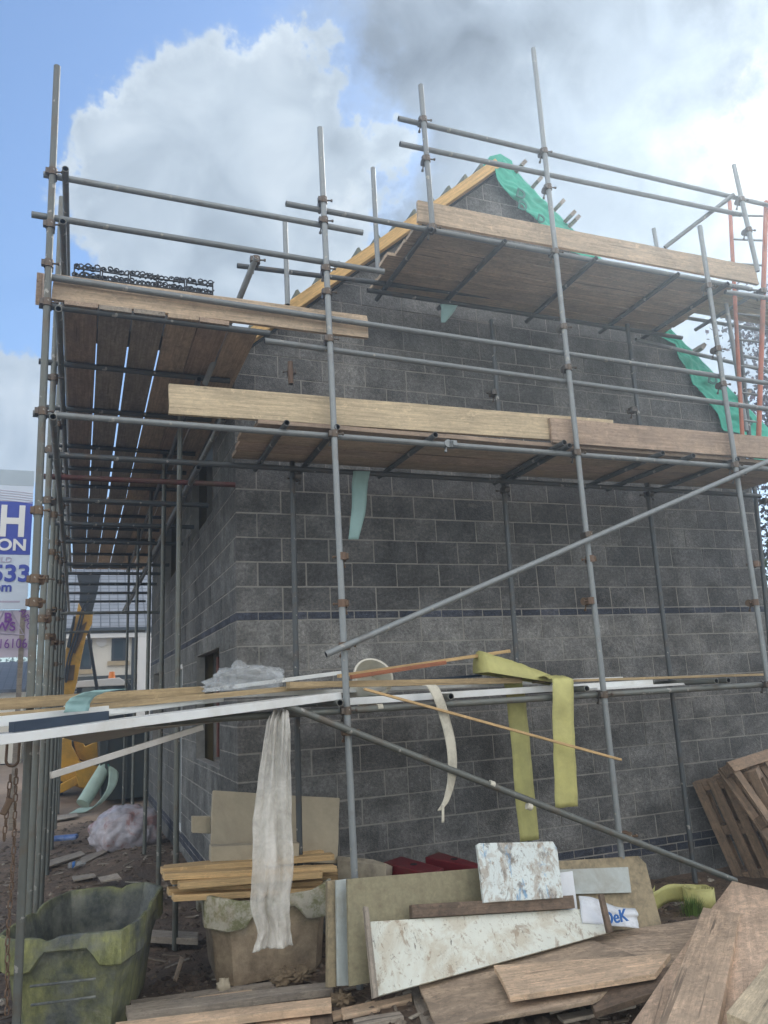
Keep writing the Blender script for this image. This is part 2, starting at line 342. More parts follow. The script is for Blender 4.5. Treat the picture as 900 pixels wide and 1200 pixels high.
def tubm():
    m = mat('mossy_grey_plastic'); b = NB(m); v = b.coord()
    g = b.n('ShaderNodeNewGeometry'); s_ = b.n('ShaderNodeSeparateXYZ'); b.l(b.coord(), s_.inputs[0])
    base = b.mix(b.ramp(b.noise(v, 5, 10, .72), [(.38, 0), (.62, 1)]), (.04, .05, .055), (.20, .21, .19))
    mo = b.ramp(b.noise(v, 3.5, 9, .7), [(.38, 0), (.58, 1)])
    moss = b.mix(b.ramp(b.noise(b.coord((1, 1, .35)), 16, 9, .78), [(.36, 0), (.64, 1)]), (.09, .10, .035), (.33, .34, .14))
    at_ = b.n('ShaderNodeAttribute', attribute_name='moss')
    mm = b.n('ShaderNodeMath', operation='MULTIPLY'); b.l(mo, mm.inputs[0]); b.l(at_.outputs['Fac'], mm.inputs[1])
    col = b.mix(mm.outputs[0], base, moss)
    # pale concrete residue
    col = b.mix(b.ramp(b.noise(v, 7, 9, .75, .4), [(.60, 0), (.7, .7)]), col, (.30, .29, .24))
    b.l(col, b.b.inputs['Base Color']); b.b.inputs['Roughness'].default_value = .8; b.bump(b.noise(v, 18, 8, .7), .6, .01); return m
M['tub'] = tubm()
def tub2m():
    m = mat('brown_grey_plastic'); b = NB(m); v = b.coord()
    base = b.mix(b.ramp(b.noise(v, 9, 10, .75), [(.36, 0), (.64, 1)]), (.22, .165, .11), (.46, .355, .245))
    at_ = b.n('ShaderNodeAttribute', attribute_name='moss')
    pale = b.mix(b.ramp(b.noise(v, 8, 10, .78), [(.44, 0), (.56, 1)]), (.50, .47, .38), (.24, .24, .12))
    mo = b.ramp(b.noise(v, 5, 9, .7), [(.3, .4), (.5, 1)])
    mm = b.n('ShaderNodeMath', operation='MULTIPLY'); b.l(mo, mm.inputs[0]); b.l(at_.outputs['Fac'], mm.inputs[1])
    b.l(b.mix(mm.outputs[0], base, pale), b.b.inputs['Base Color']); b.b.inputs['Roughness'].default_value = .8; b.bump(b.noise(v, 18, 8, .7), .6, .01); return m
M['tub2'] = tub2m()
def leafm(name, c):
    m = mat(name); b = NB(m)
    at_ = b.n('ShaderNodeAttribute', attribute_name='tone')
    b.l(b.mix(at_.outputs['Fac'], mul(c, .55), mul(c, 1.5)), b.b.inputs['Base Color']); b.b.inputs['Roughness'].default_value = .6
    return m
M['leaf_green'] = leafm('green_leaves', (.05, .085, .03)); M['leaf_purple'] = leafm('purple_leaves', (.055, .03, .045)); M['grass'] = leafm('grass_blades', (.10, .17, .03))
M['bark'] = plain('bark', (.09, .07, .05), .95, 0, .3, 8, .6)
def rooftile(name, c):
    m = mat(name); b = NB(m); br = b.n('ShaderNodeTexBrick'); b.l(b.coord(kind='UV'), br.inputs['Vector'])
    br.inputs['Scale'].default_value = 1; br.inputs['Brick Width'].default_value = .30; br.inputs['Row Height'].default_value = .24; br.offset = 0; br.inputs['Mortar Size'].default_value = .02
    br.inputs['Color1'].default_value = (*mul(c, .85), 1); br.inputs['Color2'].default_value = (*mul(c, 1.15), 1); br.inputs['Mortar'].default_value = (*mul(c, .3), 1)
    b.l(br.outputs['Color'], b.b.inputs['Base Color']); b.b.inputs['Roughness'].default_value = .6; b.bump(br.outputs['Fac'], -.6, .03); return m
M['tiles'] = rooftile('grey_roof_tiles', (.26, .28, .31)); M['tiles_dark'] = rooftile('dark_roof_tiles', (.09, .10, .13))

M['tile_edge'] = plain('grey_green_tile_edge', (.17, .19, .16), .9, 0, .2, 9, .3)
# ------------------------------------------------------------------ mesh helpers
class MB:
    def __init__(s): s.v = []; s.f = []; s.tone = []; s.mi = []
    def add(s, vs, fs, tone=0., mi=0):
        o = len(s.v); s.v += [tuple(p) for p in vs]; s.f += [tuple(i+o for i in f) for f in fs]
        s.tone += [tone]*len(fs); s.mi += [mi]*len(fs)
    def box(s, c, hx, hy, hz, tone=0., mi=0):
        c = V(c); hx, hy, hz = V(hx), V(hy), V(hz)
        vs = [c+hx*a+hy*b+hz*d for a in (-1, 1) for b in (-1, 1) for d in (-1, 1)]
        fs = [(0, 1, 3, 2), (4, 6, 7, 5), (0, 4, 5, 1), (2, 3, 7, 6), (0, 2, 6, 4), (1, 5, 7, 3)]
        if hx.cross(hy).dot(hz) < 0: fs = [f[::-1] for f in fs]
        s.add(vs, fs, tone, mi)
    def bb(s, a, b, tone=0., mi=0):
        a, b = V(a), V(b); h = (b-a)/2
        s.box((a+b)/2, (h.x, 0, 0), (0, h.y, 0), (0, 0, h.z), tone, mi)
    def tube(s, p, q, r=.0242, n=16, bore=True, mi_b=1, r2=None):
        p, q = V(p), V(q); d = (q-p).normalized(); a = d.orthogonal().normalized(); b = d.cross(a); r2 = r2 or r
        def ring(c, rr): return [c+(a*math.cos(2*math.pi*i/n)+b*math.sin(2*math.pi*i/n))*rr for i in range(n)]
        R_ = lambda o1, o2: [(o1+i, o1+(i+1) % n, o2+(i+1) % n, o2+i) for i in range(n)]
        s.add(ring(p, r)+ring(q, r2), R_(0, n))
        if bore:
            for c, e, rr in ((p, d, r), (q, -d, r2)):
                vs = ring(c, rr)+ring(c, rr*.8)+ring(c+e*.06, rr*.8)
                f1 = R_(0, n) if e == d else R_(0, n)
                s.add(vs, [x[::-1] for x in R_(0, n)] if e == d else R_(0, n))
                s.add(vs, ([x[::-1] for x in R_(n, 2*n)] if e == d else R_(n, 2*n))+[tuple(range(2*n, 3*n))], 0, mi_b)
        else:
            s.add(ring(p, r), [tuple(range(n))[::-1]]); s.add(ring(q, r2), [tuple(range(n))])
    def build(s, name, m, parent=None, origin=None, rot=None, smooth=False, bevel=0, tone=False, auto=None):
        ms = m if isinstance(m, (list, tuple)) else [m]
        me = bpy.data.meshes.new(name)
        o = bpy.data.objects.new(name, me); COL.objects.link(o)
        org = V(origin) if origin is not None else None
        if org is None:
            xs = [p[0] for p in s.v]; ys = [p[1] for p in s.v]; zs = [p[2] for p in s.v]
            org = V(((min(xs)+max(xs))/2, (min(ys)+max(ys))/2, min(zs)))
        mw = Matrix.Translation(org) @ (rot.to_4x4() if rot is not None else Matrix.Identity(4)); inv = mw.inverted()
        me.from_pydata([inv @ V(p) for p in s.v], [], s.f)
        for x in ms: me.materials.append(M[x] if isinstance(x, str) else x)
        me.polygons.foreach_set('material_index', s.mi)
        if tone:
            a = me.attributes.new('tone', 'FLOAT', 'FACE'); a.data.foreach_set('value', s.tone)
        if smooth: me.polygons.foreach_set('use_smooth', [True]*len(s.f))
        me.update(); o.matrix_world = mw
        if parent is not None:
            o.parent = parent; o.matrix_parent_inverse = Matrix.Translation(-parent.location)
        if bevel:
            b = o.modifiers.new('bevel', 'BEVEL'); b.width = bevel; b.segments = 2; b.limit_method = 'ANGLE'; b.angle_limit = math.radians(40)
        if auto:
            for p in me.polygons: p.use_smooth = True
            me.set_sharp_from_angle(angle=math.radians(auto))
        return o
def torus(b, c, R_, r_, ax, L=0, n=20, m_=8, vdir=None):
    ax = V(ax).normalized(); e1 = V((0, 0, 1)); e2 = ax.cross(e1).normalized(); vs = []
    for i in range(n):
        a_ = 2*math.pi*i/n; d = e1*math.cos(a_)+e2*math.sin(a_); cc = V(c)+d*R_+e1*(L if math.cos(a_) > 0 else -L)
        for j in range(m_):
            t = 2*math.pi*j/m_; vs.append(cc+d*math.cos(t)*r_+ax*math.sin(t)*r_)
    b.add(vs, [(i*m_+j, ((i+1) % n)*m_+j, ((i+1) % n)*m_+(j+1) % m_, i*m_+(j+1) % m_) for i in range(n) for j in range(m_)])
def tag(o, label, cat, group=None, kind=None):
    if label: o['label'] = label
    if cat: o['category'] = cat
    if group: o['group'] = group
    if kind: o['kind'] = kind
    return o
def empty(name, loc, label, cat, group=None):
    o = bpy.data.objects.new(name, None); COL.objects.link(o); o.location = V(loc); o.empty_display_size = .2
    bpy.context.view_layer.update(); return tag(o, label, cat, group)

def frame(x, n):
    x = x.normalized(); n = (n-x*n.dot(x)).normalized(); y = n.cross(x)
    return Matrix((x, y, n)).transposed()
def slab(name, P, t, m, parent=None, warp=.003, bevel=.003, seg=10, flip=False):
    """polygonal board: P is its visible face, thickness goes away from that face's normal"""
    P = [V(p) for p in P]; n = V((0, 0, 0))
    for i in range(len(P)): n += P[i].cross(P[(i+1) % len(P)])
    n.normalize()
    if n.dot(CAM-P[0]) < 0: P = P[::-1]; n = -n
    L0 = (P[1]-P[0]); b = MB()
    if len(P) == 4:
        a, b_, c, d = P
        # long side first
        if (c-b_).length+(a-d).length > (b_-a).length+(c-d).length: a, b_, c, d = b_, c, d, a
        x = b_-a; k = seg; w = 3; rows = []
        ph = random.random()*50
        top = []; bot = []
        for i in range(k+1):
            for j in range(w+1):
                p = a.lerp(b_, i/k).lerp(d.lerp(c, i/k), j/w)
                e = noise.noise(p*2.2+V((ph, 0, 0)))*warp
                if i in (0, k): p = p+x.normalized()*noise.noise(p*11+V((0, ph, 0)))*warp*1.5
                top.append(p+n*e); bot.append(p+n*(e-t))
        N0 = len(top); f = []
        id_ = lambda i, j: i*(w+1)+j
        for i in range(k):
            for j in range(w):
                f.append((id_(i, j), id_(i+1, j), id_(i+1, j+1), id_(i, j+1))); f.append(tuple(N0+q for q in (id_(i, j), id_(i, j+1), id_(i+1, j+1), id_(i+1, j))))
            f.append((id_(i, 0), N0+id_(i, 0), N0+id_(i+1, 0), id_(i+1, 0))); f.append((id_(i, w), id_(i+1, w), N0+id_(i+1, w), N0+id_(i, w)))
        for j in range(w):
            f.append((id_(0, j), id_(0, j+1), N0+id_(0, j+1), N0+id_(0, j))); f.append((id_(k, j), N0+id_(k, j), N0+id_(k, j+1), id_(k, j+1)))
        b.add(top+bot, f)
    else:
        m_ = len(P); x = max((P[(i+1) % m_]-P[i] for i in range(m_)), key=lambda e: e.length)
        pts = []
        for i in range(m_):
            q0, q1 = P[i], P[(i+1) % m_]
            for k in range(5):
                p = q0.lerp(q1, k/5); pts.append(p+(n.cross(q1-q0)).normalized()*(noise.noise(p*5)*warp if k else 0))
        c = len(pts); b.add(pts+[p-n*t for p in pts], [tuple(range(c)), tuple(range(2*c-1, c-1, -1))]+[(i, i+c, (i+1) % c+c, (i+1) % c) for i in range(c)])
    o = b.build(name, m, parent, origin=min(P, key=lambda p: p.z), rot=frame(x, n), bevel=bevel)
    return o
def plank(name, A, B, Wd, w, t, m, parent=None, **k):
    """board from A to B (edge), width w along Wd, thickness t away from camera-facing side"""
    A, B = V(A), V(B); Wd = V(Wd); x = (B-A).normalized(); Wd = (Wd-x*Wd.dot(x)).normalized()*w
    return slab(name, [A, B, B+Wd, A+Wd], t, m, parent, **k)
def ribbon(name, pts, wdir, w, m, parent=None, thick=.002, cross=4, fold=0, seed=0, **k):
    """limp strip following pts; wdir a vector or list of vectors"""
    pts = [V(p) for p in pts]
    # catmull-rom
    P = []
    for i in range(len(pts)-1):
        p0 = pts[max(i-1, 0)]; p1 = pts[i]; p2 = pts[i+1]; p3 = pts[min(i+2, len(pts)-1)]
        for s_ in range(6):
            t = s_/6; P.append(.5*((2*p1)+(p2-p0)*t+(2*p0-5*p1+4*p2-p3)*t*t+(3*p1-p0-3*p2+p3)*t**3))
    P.append(pts[-1]); n = len(P); b = MB(); vs = []
    for i, p in enumerate(P):
        f_ = i/(n-1)*(len(pts)-1); ii = i; j = min(int(f_), len(pts)-2)
        wd = (V(wdir[j]).lerp(V(wdir[j+1]), f_-j) if isinstance(wdir, list) else V(wdir))
        ww = (w[j]*(1-(f_-j))+w[j+1]*(f_-j)) if isinstance(w, list) else w
        tg = (P[min(i+1, n-1)]-P[max(i-1, 0)]).normalized(); nn = tg.cross(wd.normalized())
        for c in range(cross+1):
            u = c/cross-.5; e = fold*(2.2*noise.noise(V((u*5, i*.06, seed)))+.8*noise.noise(V((u*13, i*.12, seed)))+.25*noise.noise(V((u*30, i*.5, seed)))) if fold else 0
            e += .22*min(.02, ww*.05)*noise.noise(V((u*3, i*.35, seed+4)))*8*(0 if fold > .01 else 1)
            vs.append(p+wd.normalized()*(ww*u*(1+.05*noise.noise(V((i*.5, seed, u)))))+nn*e)
    fs = [(i*(cross+1)+c, i*(cross+1)+c+1, (i+1)*(cross+1)+c+1, (i+1)*(cross+1)+c) for i in range(n-1) for c in range(cross)]
    b.add(vs, fs); o = b.build(name, m, parent, smooth=True)
    sm = o.modifiers.new('solid', 'SOLIDIFY'); sm.thickness = thick
    return o
def text(name, body, loc, xdir, updir, size, m, parent, align='LEFT', bold=0, sx=1):
    cu = bpy.data.curves.new(name, 'FONT'); cu.body = body; cu.size = size; cu.align_x = align; cu.extrude = .004; cu.offset = bold*size
    to = bpy.data.objects.new('tmp', cu); COL.objects.link(to); bpy.context.view_layer.update()
    me = bpy.data.meshes.new_from_object(to.evaluated_get(bpy.context.evaluated_depsgraph_get()))
    bpy.data.objects.remove(to); x = V(xdir).normalized(); n = x.cross(V(updir)).normalized(); u = n.cross(x)
    mw = Matrix.Translation(V(loc)) @ Matrix((x*sx, u, n)).transposed().to_4x4()
    o = bpy.data.objects.new(name, me); COL.objects.link(o); me.materials.clear(); me.materials.append(M[m]); o.matrix_world = mw
    o.parent = parent; o.matrix_parent_inverse = Matrix.Translation(-parent.location)
    return o

# ------------------------------------------------------------------ ground
def gh(x, y):
    e = .055*noise.noise(V((x*.5, y*.5, 0)))+.03*noise.noise(V((x*1.7, y*1.7, 3)))+.015*noise.noise(V((x*6, y*6, 8)))+.007*noise.noise(V((x*17, y*17, 1)))
    e += .16*math.exp(-(((x+.45)/.55)**2+((y-3.7)/1.1)**2))
    e += .05*max(0, min(1, (y-1)/4))*math.exp(-max(0, y-8)/10)
    e -= .03
    e += .10*max(0, min(1, (x+.1)/.5))*math.exp(-((y+1.75)/.75)**2)*max(0, min(1, (4.6-x)))
    return e
def axis(a, b, fine0, fine1, step, grow=1.22):
    out = []; x = fine0
    while x < fine1: out.append(x); x += step
    d = step; 
    while x < b: out.append(x); d *= grow; x += d
    out.append(b); d = step; x = fine0-step
    pre = []
    while x > a: pre.append(x); d *= grow; x -= d
    pre.append(a); return pre[::-1]+out
xs = axis(-400, 400, -3.6, 5.5, .055); ys = axis(-60, 700, -5., 9, .06)
b = MB(); nx = len(xs)
b.v = [(x, y, gh(x, y)) for y in ys for x in xs]
b.f = [(j*nx+i, j*nx+i+1, (j+1)*nx+i+1, (j+1)*nx+i) for j in range(len(ys)-1) for i in range(nx-1)]
b.tone = [0]*len(b.f); b.mi = [0]*len(b.f)
g = b.build('ground', 'ground', origin=(0, 0, 0), smooth=True); tag(g, None, None, kind='structure')

def stone(b, c, r, tone):
    n0 = [(0, 0, 1), (.9, 0, .3), (.28, .85, .3), (-.72, .53, .3), (-.72, -.53, .3), (.28, -.85, .3), (.72, .53, -.4), (-.28, .85, -.4), (-.9, 0, -.4), (-.28, -.85, -.4), (.72, -.53, -.4), (0, 0, -1)]
    a = random.random()*6.28; sx, sy, sz = r*random.uniform(.6, 1.4), r*random.uniform(.6, 1.2), r*random.uniform(.35, .8)
    vs = []
    for p in n0:
        x, y, z = [q*random.uniform(.75, 1.25) for q in p]; x, y = x*sx, y*sy
        vs.append((c[0]+x*math.cos(a)-y*math.sin(a), c[1]+x*math.sin(a)+y*math.cos(a), c[2]+z*sz))
    fs = [(0, 1, 2), (0, 2, 3), (0, 3, 4), (0, 4, 5), (0, 5, 1), (1, 6, 2), (2, 7, 3), (3, 8, 4), (4, 9, 5), (5, 10, 1), (6, 7, 2), (7, 8, 3), (8, 9, 4), (9, 10, 5), (10, 6, 1), (11, 7, 6), (11, 8, 7), (11, 9, 8), (11, 10, 9), (11, 6, 10)]
    b.add(vs, fs, tone)
b = MB()
for i in range(9000):
    if random.random() < .45: x, y = random.uniform(-2.2, .1), random.uniform(-2.5, 8)
    else: x, y = random.uniform(-2, 4.6), random.uniform(-3.4, -.1)
    stone(b, (x, y, gh(x, y)), random.choice([.006, .008, .01, .012, .016, .022, .034]), min(1, max(0, random.gauss(.42, .27))))
for i in range(700):
    u, w_ = random.random(), random.random(); q = at(500+300*u, 1110+80*w_-45*u, Z=.0)
    x, y = random.uniform(-.4, 2.2), random.uniform(-3.3, -1.75); stone(b, (x, y, gh(x, y)+.004), random.choice([.008, .012, .018, .03, .045]), min(1, max(0, random.gauss(.5, .28))))
o = b.build('rubble', 'rubble', origin=(0, 0, 0), tone=True); tag(o, 'loose stones, clods and mortar crumbs scattered over the mud', 'rubble', kind='stuff')
b = MB()
for i in range(420):
    if random.random() < .55: x, y = random.uniform(-2., -.1), random.uniform(-2, 6.5)
    else: x, y = random.uniform(-.6, 4), random.uniform(-3, -.3)
    a = random.random()*3.14; L = random.uniform(.02, .11); w = random.uniform(.004, .02)
    d = V((math.cos(a), math.sin(a), random.uniform(-.15, .15))); s_ = V((-math.sin(a), math.cos(a), 0))
    b.box((x, y, gh(x, y)+.008), d*L, s_*w, (0, 0, .004), random.uniform(.5, 1))
o = b.build('wood_splinters', 'rubble', origin=(0, 0, 0), tone=True); tag(o, 'splintered offcuts and chips of wood trodden into the mud', 'debris', kind='stuff')

# ------------------------------------------------------------------ blockwork house
ZB = 2.675                                   # top of the blue brick band
def sub(rects, hole):
    out = []
    for (a0, a1, z0, z1) in rects:
        h0, h1, g0, g1 = hole
        if h1 <= a0 or h0 >= a1 or g1 <= z0 or g0 >= z1: out.append((a0, a1, z0, z1)); continue
        if h0 > a0: out.append((a0, h0, z0, z1))
        if h1 < a1: out.append((h1, a1, z0, z1))
        m0, m1 = max(a0, h0), min(a1, h1)
        if g0 > z0: out.append((m0, m1, z0, g0))
        if g1 < z1: out.append((m0, m1, g1, z1))
    return [r for r in out if r[1]-r[0] > .012 and r[3]-r[2] > .012]
def wall(name, org, ud, nd, length, ztop, holes, slope, matb, off, parent, rnd_dark=None):
    org, ud, nd = V(org), V(ud), V(nd); b = MB(); mb = MB(); br = MB(); br2 = MB()
    rows = []; z = .125
    rows.append((-.1, .125, 'b')); z = .125
    for _ in range(2): rows.append((z+.0, z+.075, 'e')); z += .075
    # first DPC bricks sit from .20 up to .35
    rows = [(-.325, -.1, 'b'), (-.1, .2, 'b'), (.2, .275, 'e'), (.275, .35, 'e')]
    z = .35
    for k in range(10): rows.append((z, z+.225, 'b')); z += .225
    rows.append((2.6, 2.675, 'e')); z = ZB
    while z < ztop: rows.append((z, z+.225, 'b')); z += .225
    for ri, (z0, z1, ty) in enumerate(rows):
        z1 = min(z1, ztop) if not slope else z1
        wd = .45 if ty == 'b' else .225
        st = off+(.225 if ri % 2 else 0) if ty == 'b' else off+(.11 if ri % 2 else 0)
        a = st % wd-wd
        while a < length:
            a0, a1 = max(a, 0), min(a+wd, length); a += wd
            if a1-a0 < .02: continue
            if ty == 'b' and random.random() < .06 and a1-a0 > .4: pieces = [(a0, (a0+a1)/2), ((a0+a1)/2, a1)]
            else: pieces = [(a0, a1)]
            for (c0, c1) in pieces:
                rc = [(c0, c1, z0, z1)]
                for h in holes: rc = sub(rc, h)
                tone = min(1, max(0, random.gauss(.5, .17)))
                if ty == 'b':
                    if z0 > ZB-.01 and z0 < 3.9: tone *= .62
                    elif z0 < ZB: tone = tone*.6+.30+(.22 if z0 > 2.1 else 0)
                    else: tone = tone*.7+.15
                j = random.uniform(-.0018, .0018)
                for (u0, u1, w0, w1) in rc:
                    g_ = .0058+random.uniform(-.0018, .0028); e0 = 0 if u0 < .001 else g_; e1 = 0 if u1 > length-.001 else g_
                    cc = org+ud*((u0+e0+u1-e1)/2)+V((0, 0, (w0+w1)/2))-nd*(.048-j); tl = random.uniform(-.0012, .0012)
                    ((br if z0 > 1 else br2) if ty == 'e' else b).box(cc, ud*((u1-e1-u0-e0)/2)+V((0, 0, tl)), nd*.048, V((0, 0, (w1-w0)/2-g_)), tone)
    core = [(0, length, rows[0][0], rows[-1][1] if slope else ztop)]
    for h in holes: core = sub(core, h)
    for (u0, u1, w0, w1) in core:
        e0 = .004 if u0 < .001 else 0; e1 = .004 if u1 > length-.001 else 0
        mb.box(org+ud*((u0+e0+u1-e1)/2)+V((0, 0, (w0+w1)/2))-nd*.0515, ud*((u1-e1-u0-e0)/2), nd*.0475, V((0, 0, (w1-w0)/2)))
    b.v = [(x+random.uniform(-.0016, .0016), y+random.uniform(-.0012, .0012), z_+random.uniform(-.0016, .0016)) for x, y, z_ in b.v]
    objs = [b.build(name, matb, parent, origin=org, tone=True), mb.build(name+'_mortar', 'mortar', parent, origin=org), br.build('engineering_brick_band', 'ebrick', parent, origin=org, tone=True), br2.build('engineering_brick_base', 'ebrick', parent, origin=org, tone=True)]
    if slope:
        for o in objs:
            bm = bmesh.new(); bm.from_mesh(o.data)
            for (p, nn) in slope:
                bmesh.ops.bisect_plane(bm, geom=bm.verts[:]+bm.edges[:]+bm.faces[:], plane_co=V(p)-org, plane_no=V(nn), clear_outer=True)
                bmesh.ops.holes_fill(bm, edges=[e for e in bm.edges if e.is_boundary])
            bm.to_mesh(o.data); bm.free()
    bv = objs[0].modifiers.new('bevel', 'BEVEL'); bv.width = .0045; bv.segments = 1; bv.limit_method = 'ANGLE'
    return objs
HOUSE = empty('blockwork_house', (3.15, 4, 0), 'unfinished grey blockwork house with steep bare gable and blue brick bands', 'house')
SL = .877
house_l = 8.6
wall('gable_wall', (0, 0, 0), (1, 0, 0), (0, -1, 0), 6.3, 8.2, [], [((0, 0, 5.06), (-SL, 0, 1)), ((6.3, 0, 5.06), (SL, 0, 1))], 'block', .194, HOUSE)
sh = [(.90, 2.47, 1.30, 2.435), (3.77, 4.43, .32, 2.43), (6.15, 7.95, 1.27, 2.435), (1.30, 3.0, 3.90, 5.0), (4.0, 6.2, 3.79, 5.0)]
sw = wall('side_wall', (0, 0.103, 0), (0, 1, 0), (-1, 0, 0), house_l-.1, 5.06, [(a-.1, c-.1, e, f) for a, c, e, f in sh], None, 'block_side', .0, HOUSE)
b = MB(); b.bb((6.2, .11, -.3), (6.3, house_l, 5.0)); b.bb((.1, house_l-.1, -.3), (6.19, house_l, 5.0)); b.build('rear_walls', 'inner', HOUSE)
# cavity insulation and inner leaf seen in the reveals
core = [(.16, house_l-.11, -.2, 5.0)]
for h in sh: core = sub(core, (h[0]-.02, h[1]+.02, h[2]-.02, h[3]+.02))
b = MB(); 
for (u0, u1, w0, w1) in core: b.bb((.205, u0, w0), (.30, u1, w1))
b.build('inner_leaf', 'inner', HOUSE)
core = [(.16, house_l-.11, -.2, 5.0)]
for h in sh: core = sub(core, (h[0]-.05, h[1]+.05, h[2]-.05, h[3]+.05))
b = MB()
for (u0, u1, w0, w1) in core: b.bb((.104, u0, w0), (.2, u1, w1))
b.build('cavity_insulation', 'insul_yellow', HOUSE)
b = MB(); b.bb((.31, .12, 2.5), (6.18, house_l-.12, 2.72)); b.build('upper_floor', 'board', HOUSE)
b = MB(); b.bb((.31, .12, .3), (6.18, house_l-.12, .34)); b.build('ground_floor_slab', 'concrete', HOUSE)
b = MB(); b.bb((2.2, .12, .36), (2.3, house_l-.12, 2.49)); b.build('partition_wall', 'inner', HOUSE)
# narrow white side-light frame, timber liners
def wframe(y0, y1, z0, z1, x0, x1, w, m, name='window_frame'):
    f = MB(); f.bb((x0, y0, z0), (x1, y0+w, z1)); f.bb((x0, y1-w, z0), (x1, y1, z1)); f.bb((x0, y0+w, z1-w), (x1, y1-w, z1)); f.bb((x0, y0+w, z0), (x1, y1-w, z0+w))
    return f.build(name, m, HOUSE, bevel=.003)
fr = wframe(3.78, 4.42, .33, 2.42, .005, .08, .06, 'white_pvc')
b = MB(); b.bb((.04, 3.84, .39), (.05, 4.36, 2.36)); b.build('window_pane', 'glass', HOUSE)
wframe(6.18, 7.92, 1.28, 2.42, .12, .19, .05, 'door_brown', 'timber_liner')
b = MB(); b.bb((.10, 1.60, 1.36), (.18, 1.68, 2.38)); b.build('timber_prop', 'door_brown', HOUSE)
# lintels: long concrete lintels flush above the openings
# roof
def rp(x, z, y): return V((x, y, z))
ridge = (3.15, 5.06+SL*3.15+.14)
for s_, x0 in ((1, -.32), (-1, 6.62)):
    z0 = 5.06+.14-SL*.32
    A = V((x0, .03, z0)); Bp = V((x0, house_l+.05, z0)); Cp = V((ridge[0]-s_*.01, house_l+.05, ridge[1])); D = V((ridge[0]-s_*.01, .03, ridge[1]))
    n = (Bp-A).cross(D-A).normalized()
    if n.z < 0: n = -n
    f = MB(); vs = [A, Bp, Cp, D]+[p-n*.09 for p in (A, Bp, Cp, D)]
    f.add(vs, [(0, 1, 2, 3), (7, 6, 5, 4), (0, 4, 5, 1), (1, 5, 6, 2), (2, 6, 7, 3), (3, 7, 4, 0)])
    f.build('roof_slope', 'skip', HOUSE)
# left verge: tan undercloak strip with tile ends
ux = V((1, 0, SL)).normalized(); un = V((-SL, 0, 1)).normalized()
a = V((-.30, -.045, 5.06-SL*.30))+un*.03; c = V((3.13, -.045, 5.06+SL*3.13))+un*.03
f = MB(); f.box((a+c)/2+un*.055, (c-a)/2, V((0, .06, 0)), un*.055); f.build('verge_board', 'verge', HOUSE, rot=frame(ux, un), bevel=.004)
for k in range(15):
    p = a.lerp(c, (k+.55)/15.2)+un*.12
    f = MB(); hx = ux*.075; q = [p-hx*.6, p+hx*.5, p+hx*.6+un*.05, p+hx*.25+un*.055]
    vs = q+[w_+V((0, .25, 0)) for w_ in q]; f.add(vs, [(0, 1, 2, 3), (7, 6, 5, 4), (0, 4, 5, 1), (1, 5, 6, 2), (2, 6, 7, 3), (3, 7, 4, 0)]); f.build('verge_tile', 'tile_edge', HOUSE)
# right verge: green membrane lapping over the gable and batten ends
ux2 = V((1, 0, -SL)).normalized(); un2 = V((SL, 0, 1)).normalized()
def mem(x0, x1, drops, name='roof_membrane', y=-.03):
    f = MB(); vs = []; n = len(drops)-1; sub_ = 26; tot = n*sub_; R_ = 26
    for i in range(tot+1):
        t = i/tot; x = x0+(x1-x0)*t; k = min(int(t*n), n-1); fr_ = t*n-k; dr = drops[k]*(1-fr_)+drops[k+1]*fr_+.05*noise.noise(V((x*6, 0, 0)))+.008*noise.noise(V((x*31, 5, 0)))
        top = V((x, y, 5.06+SL*(6.3-x)))+un2*(.15+.012*noise.noise(V((x*12, 7, 0))))
        for j in range(R_):
            u = j/(R_-1); q = V((x*4+u*2.2, u*1.6-x, 2)); w_ = .07*abs(noise.noise(q))+.03*abs(noise.noise(q*2.6))+.006*noise.noise(q*6)
            vs.append(top-un2*dr*u+V((0, -.015-w_*min(1, u*5)-.02*u, 0)))
    fs = [(i*R_+j, i*R_+j+1, (i+1)*R_+j+1, (i+1)*R_+j) for i in range(tot) for j in range(R_-1)]
    f.add(vs, fs); o = f.build(name, 'membrane', HOUSE, smooth=True); o.modifiers.new('s', 'SOLIDIFY').thickness = .003; return o
m1 = mem(3.10, 4.35, [.30, .42, .36, .34, .40, .36, .24, .12])
m2 = mem(4.35, 4.62, [.10, .13, .05])
m3 = mem(4.95, 7.05, [.10, .26, .18, .36, .40, .46, .60, .44, .58, .58, .60])
f = MB(); f.add([(3.02, -.02, 7.84), (3.35, -.02, 7.82), (3.30, -.05, 7.98), (3.15, -.05, 8.04), (3.0, -.05, 7.97)]+[(3.02, .8, 7.84), (3.35, .8, 7.82), (3.30, .8, 7.98), (3.15, .8, 8.04), (3.0, .8, 7.97)],
    [(0, 1, 2, 3, 4), (5, 9, 8, 7, 6), (1, 6, 7, 2), (2, 7, 8, 3), (3, 8, 9, 4), (4, 9, 5, 0)]); f.build('ridge_membrane', 'membrane', HOUSE)
for (px, py) in ((597, 200), (616, 222), (641, 239), (659, 257), (655, 262), (803, 390), (860, 470)):
    p = at(px, py, Y=-.05); x = p.x; q = V((x, -.06, 5.06+SL*(6.3-x)))+un2*.17
    f = MB(); f.box(q, ux2*.022, V((0, .14, 0)), un2*.05); f.build('roof_batten', 'board_grey', HOUSE)
for (px, py, s_, tx) in ((604, 229, .17, 'D'), (606, 243, .17, 'D'), (629, 258, .14, 'D'), (829, 447, .20, 'D'), (872, 477, .16, 'II'), (872, 496, .18, 'D')):
    p = at(px, py, Y=-.135); text('membrane_print', tx, p, (1, 0, -.3), (.3, 0, 1), s_, 'membrane_print', HOUSE, bold=.03)
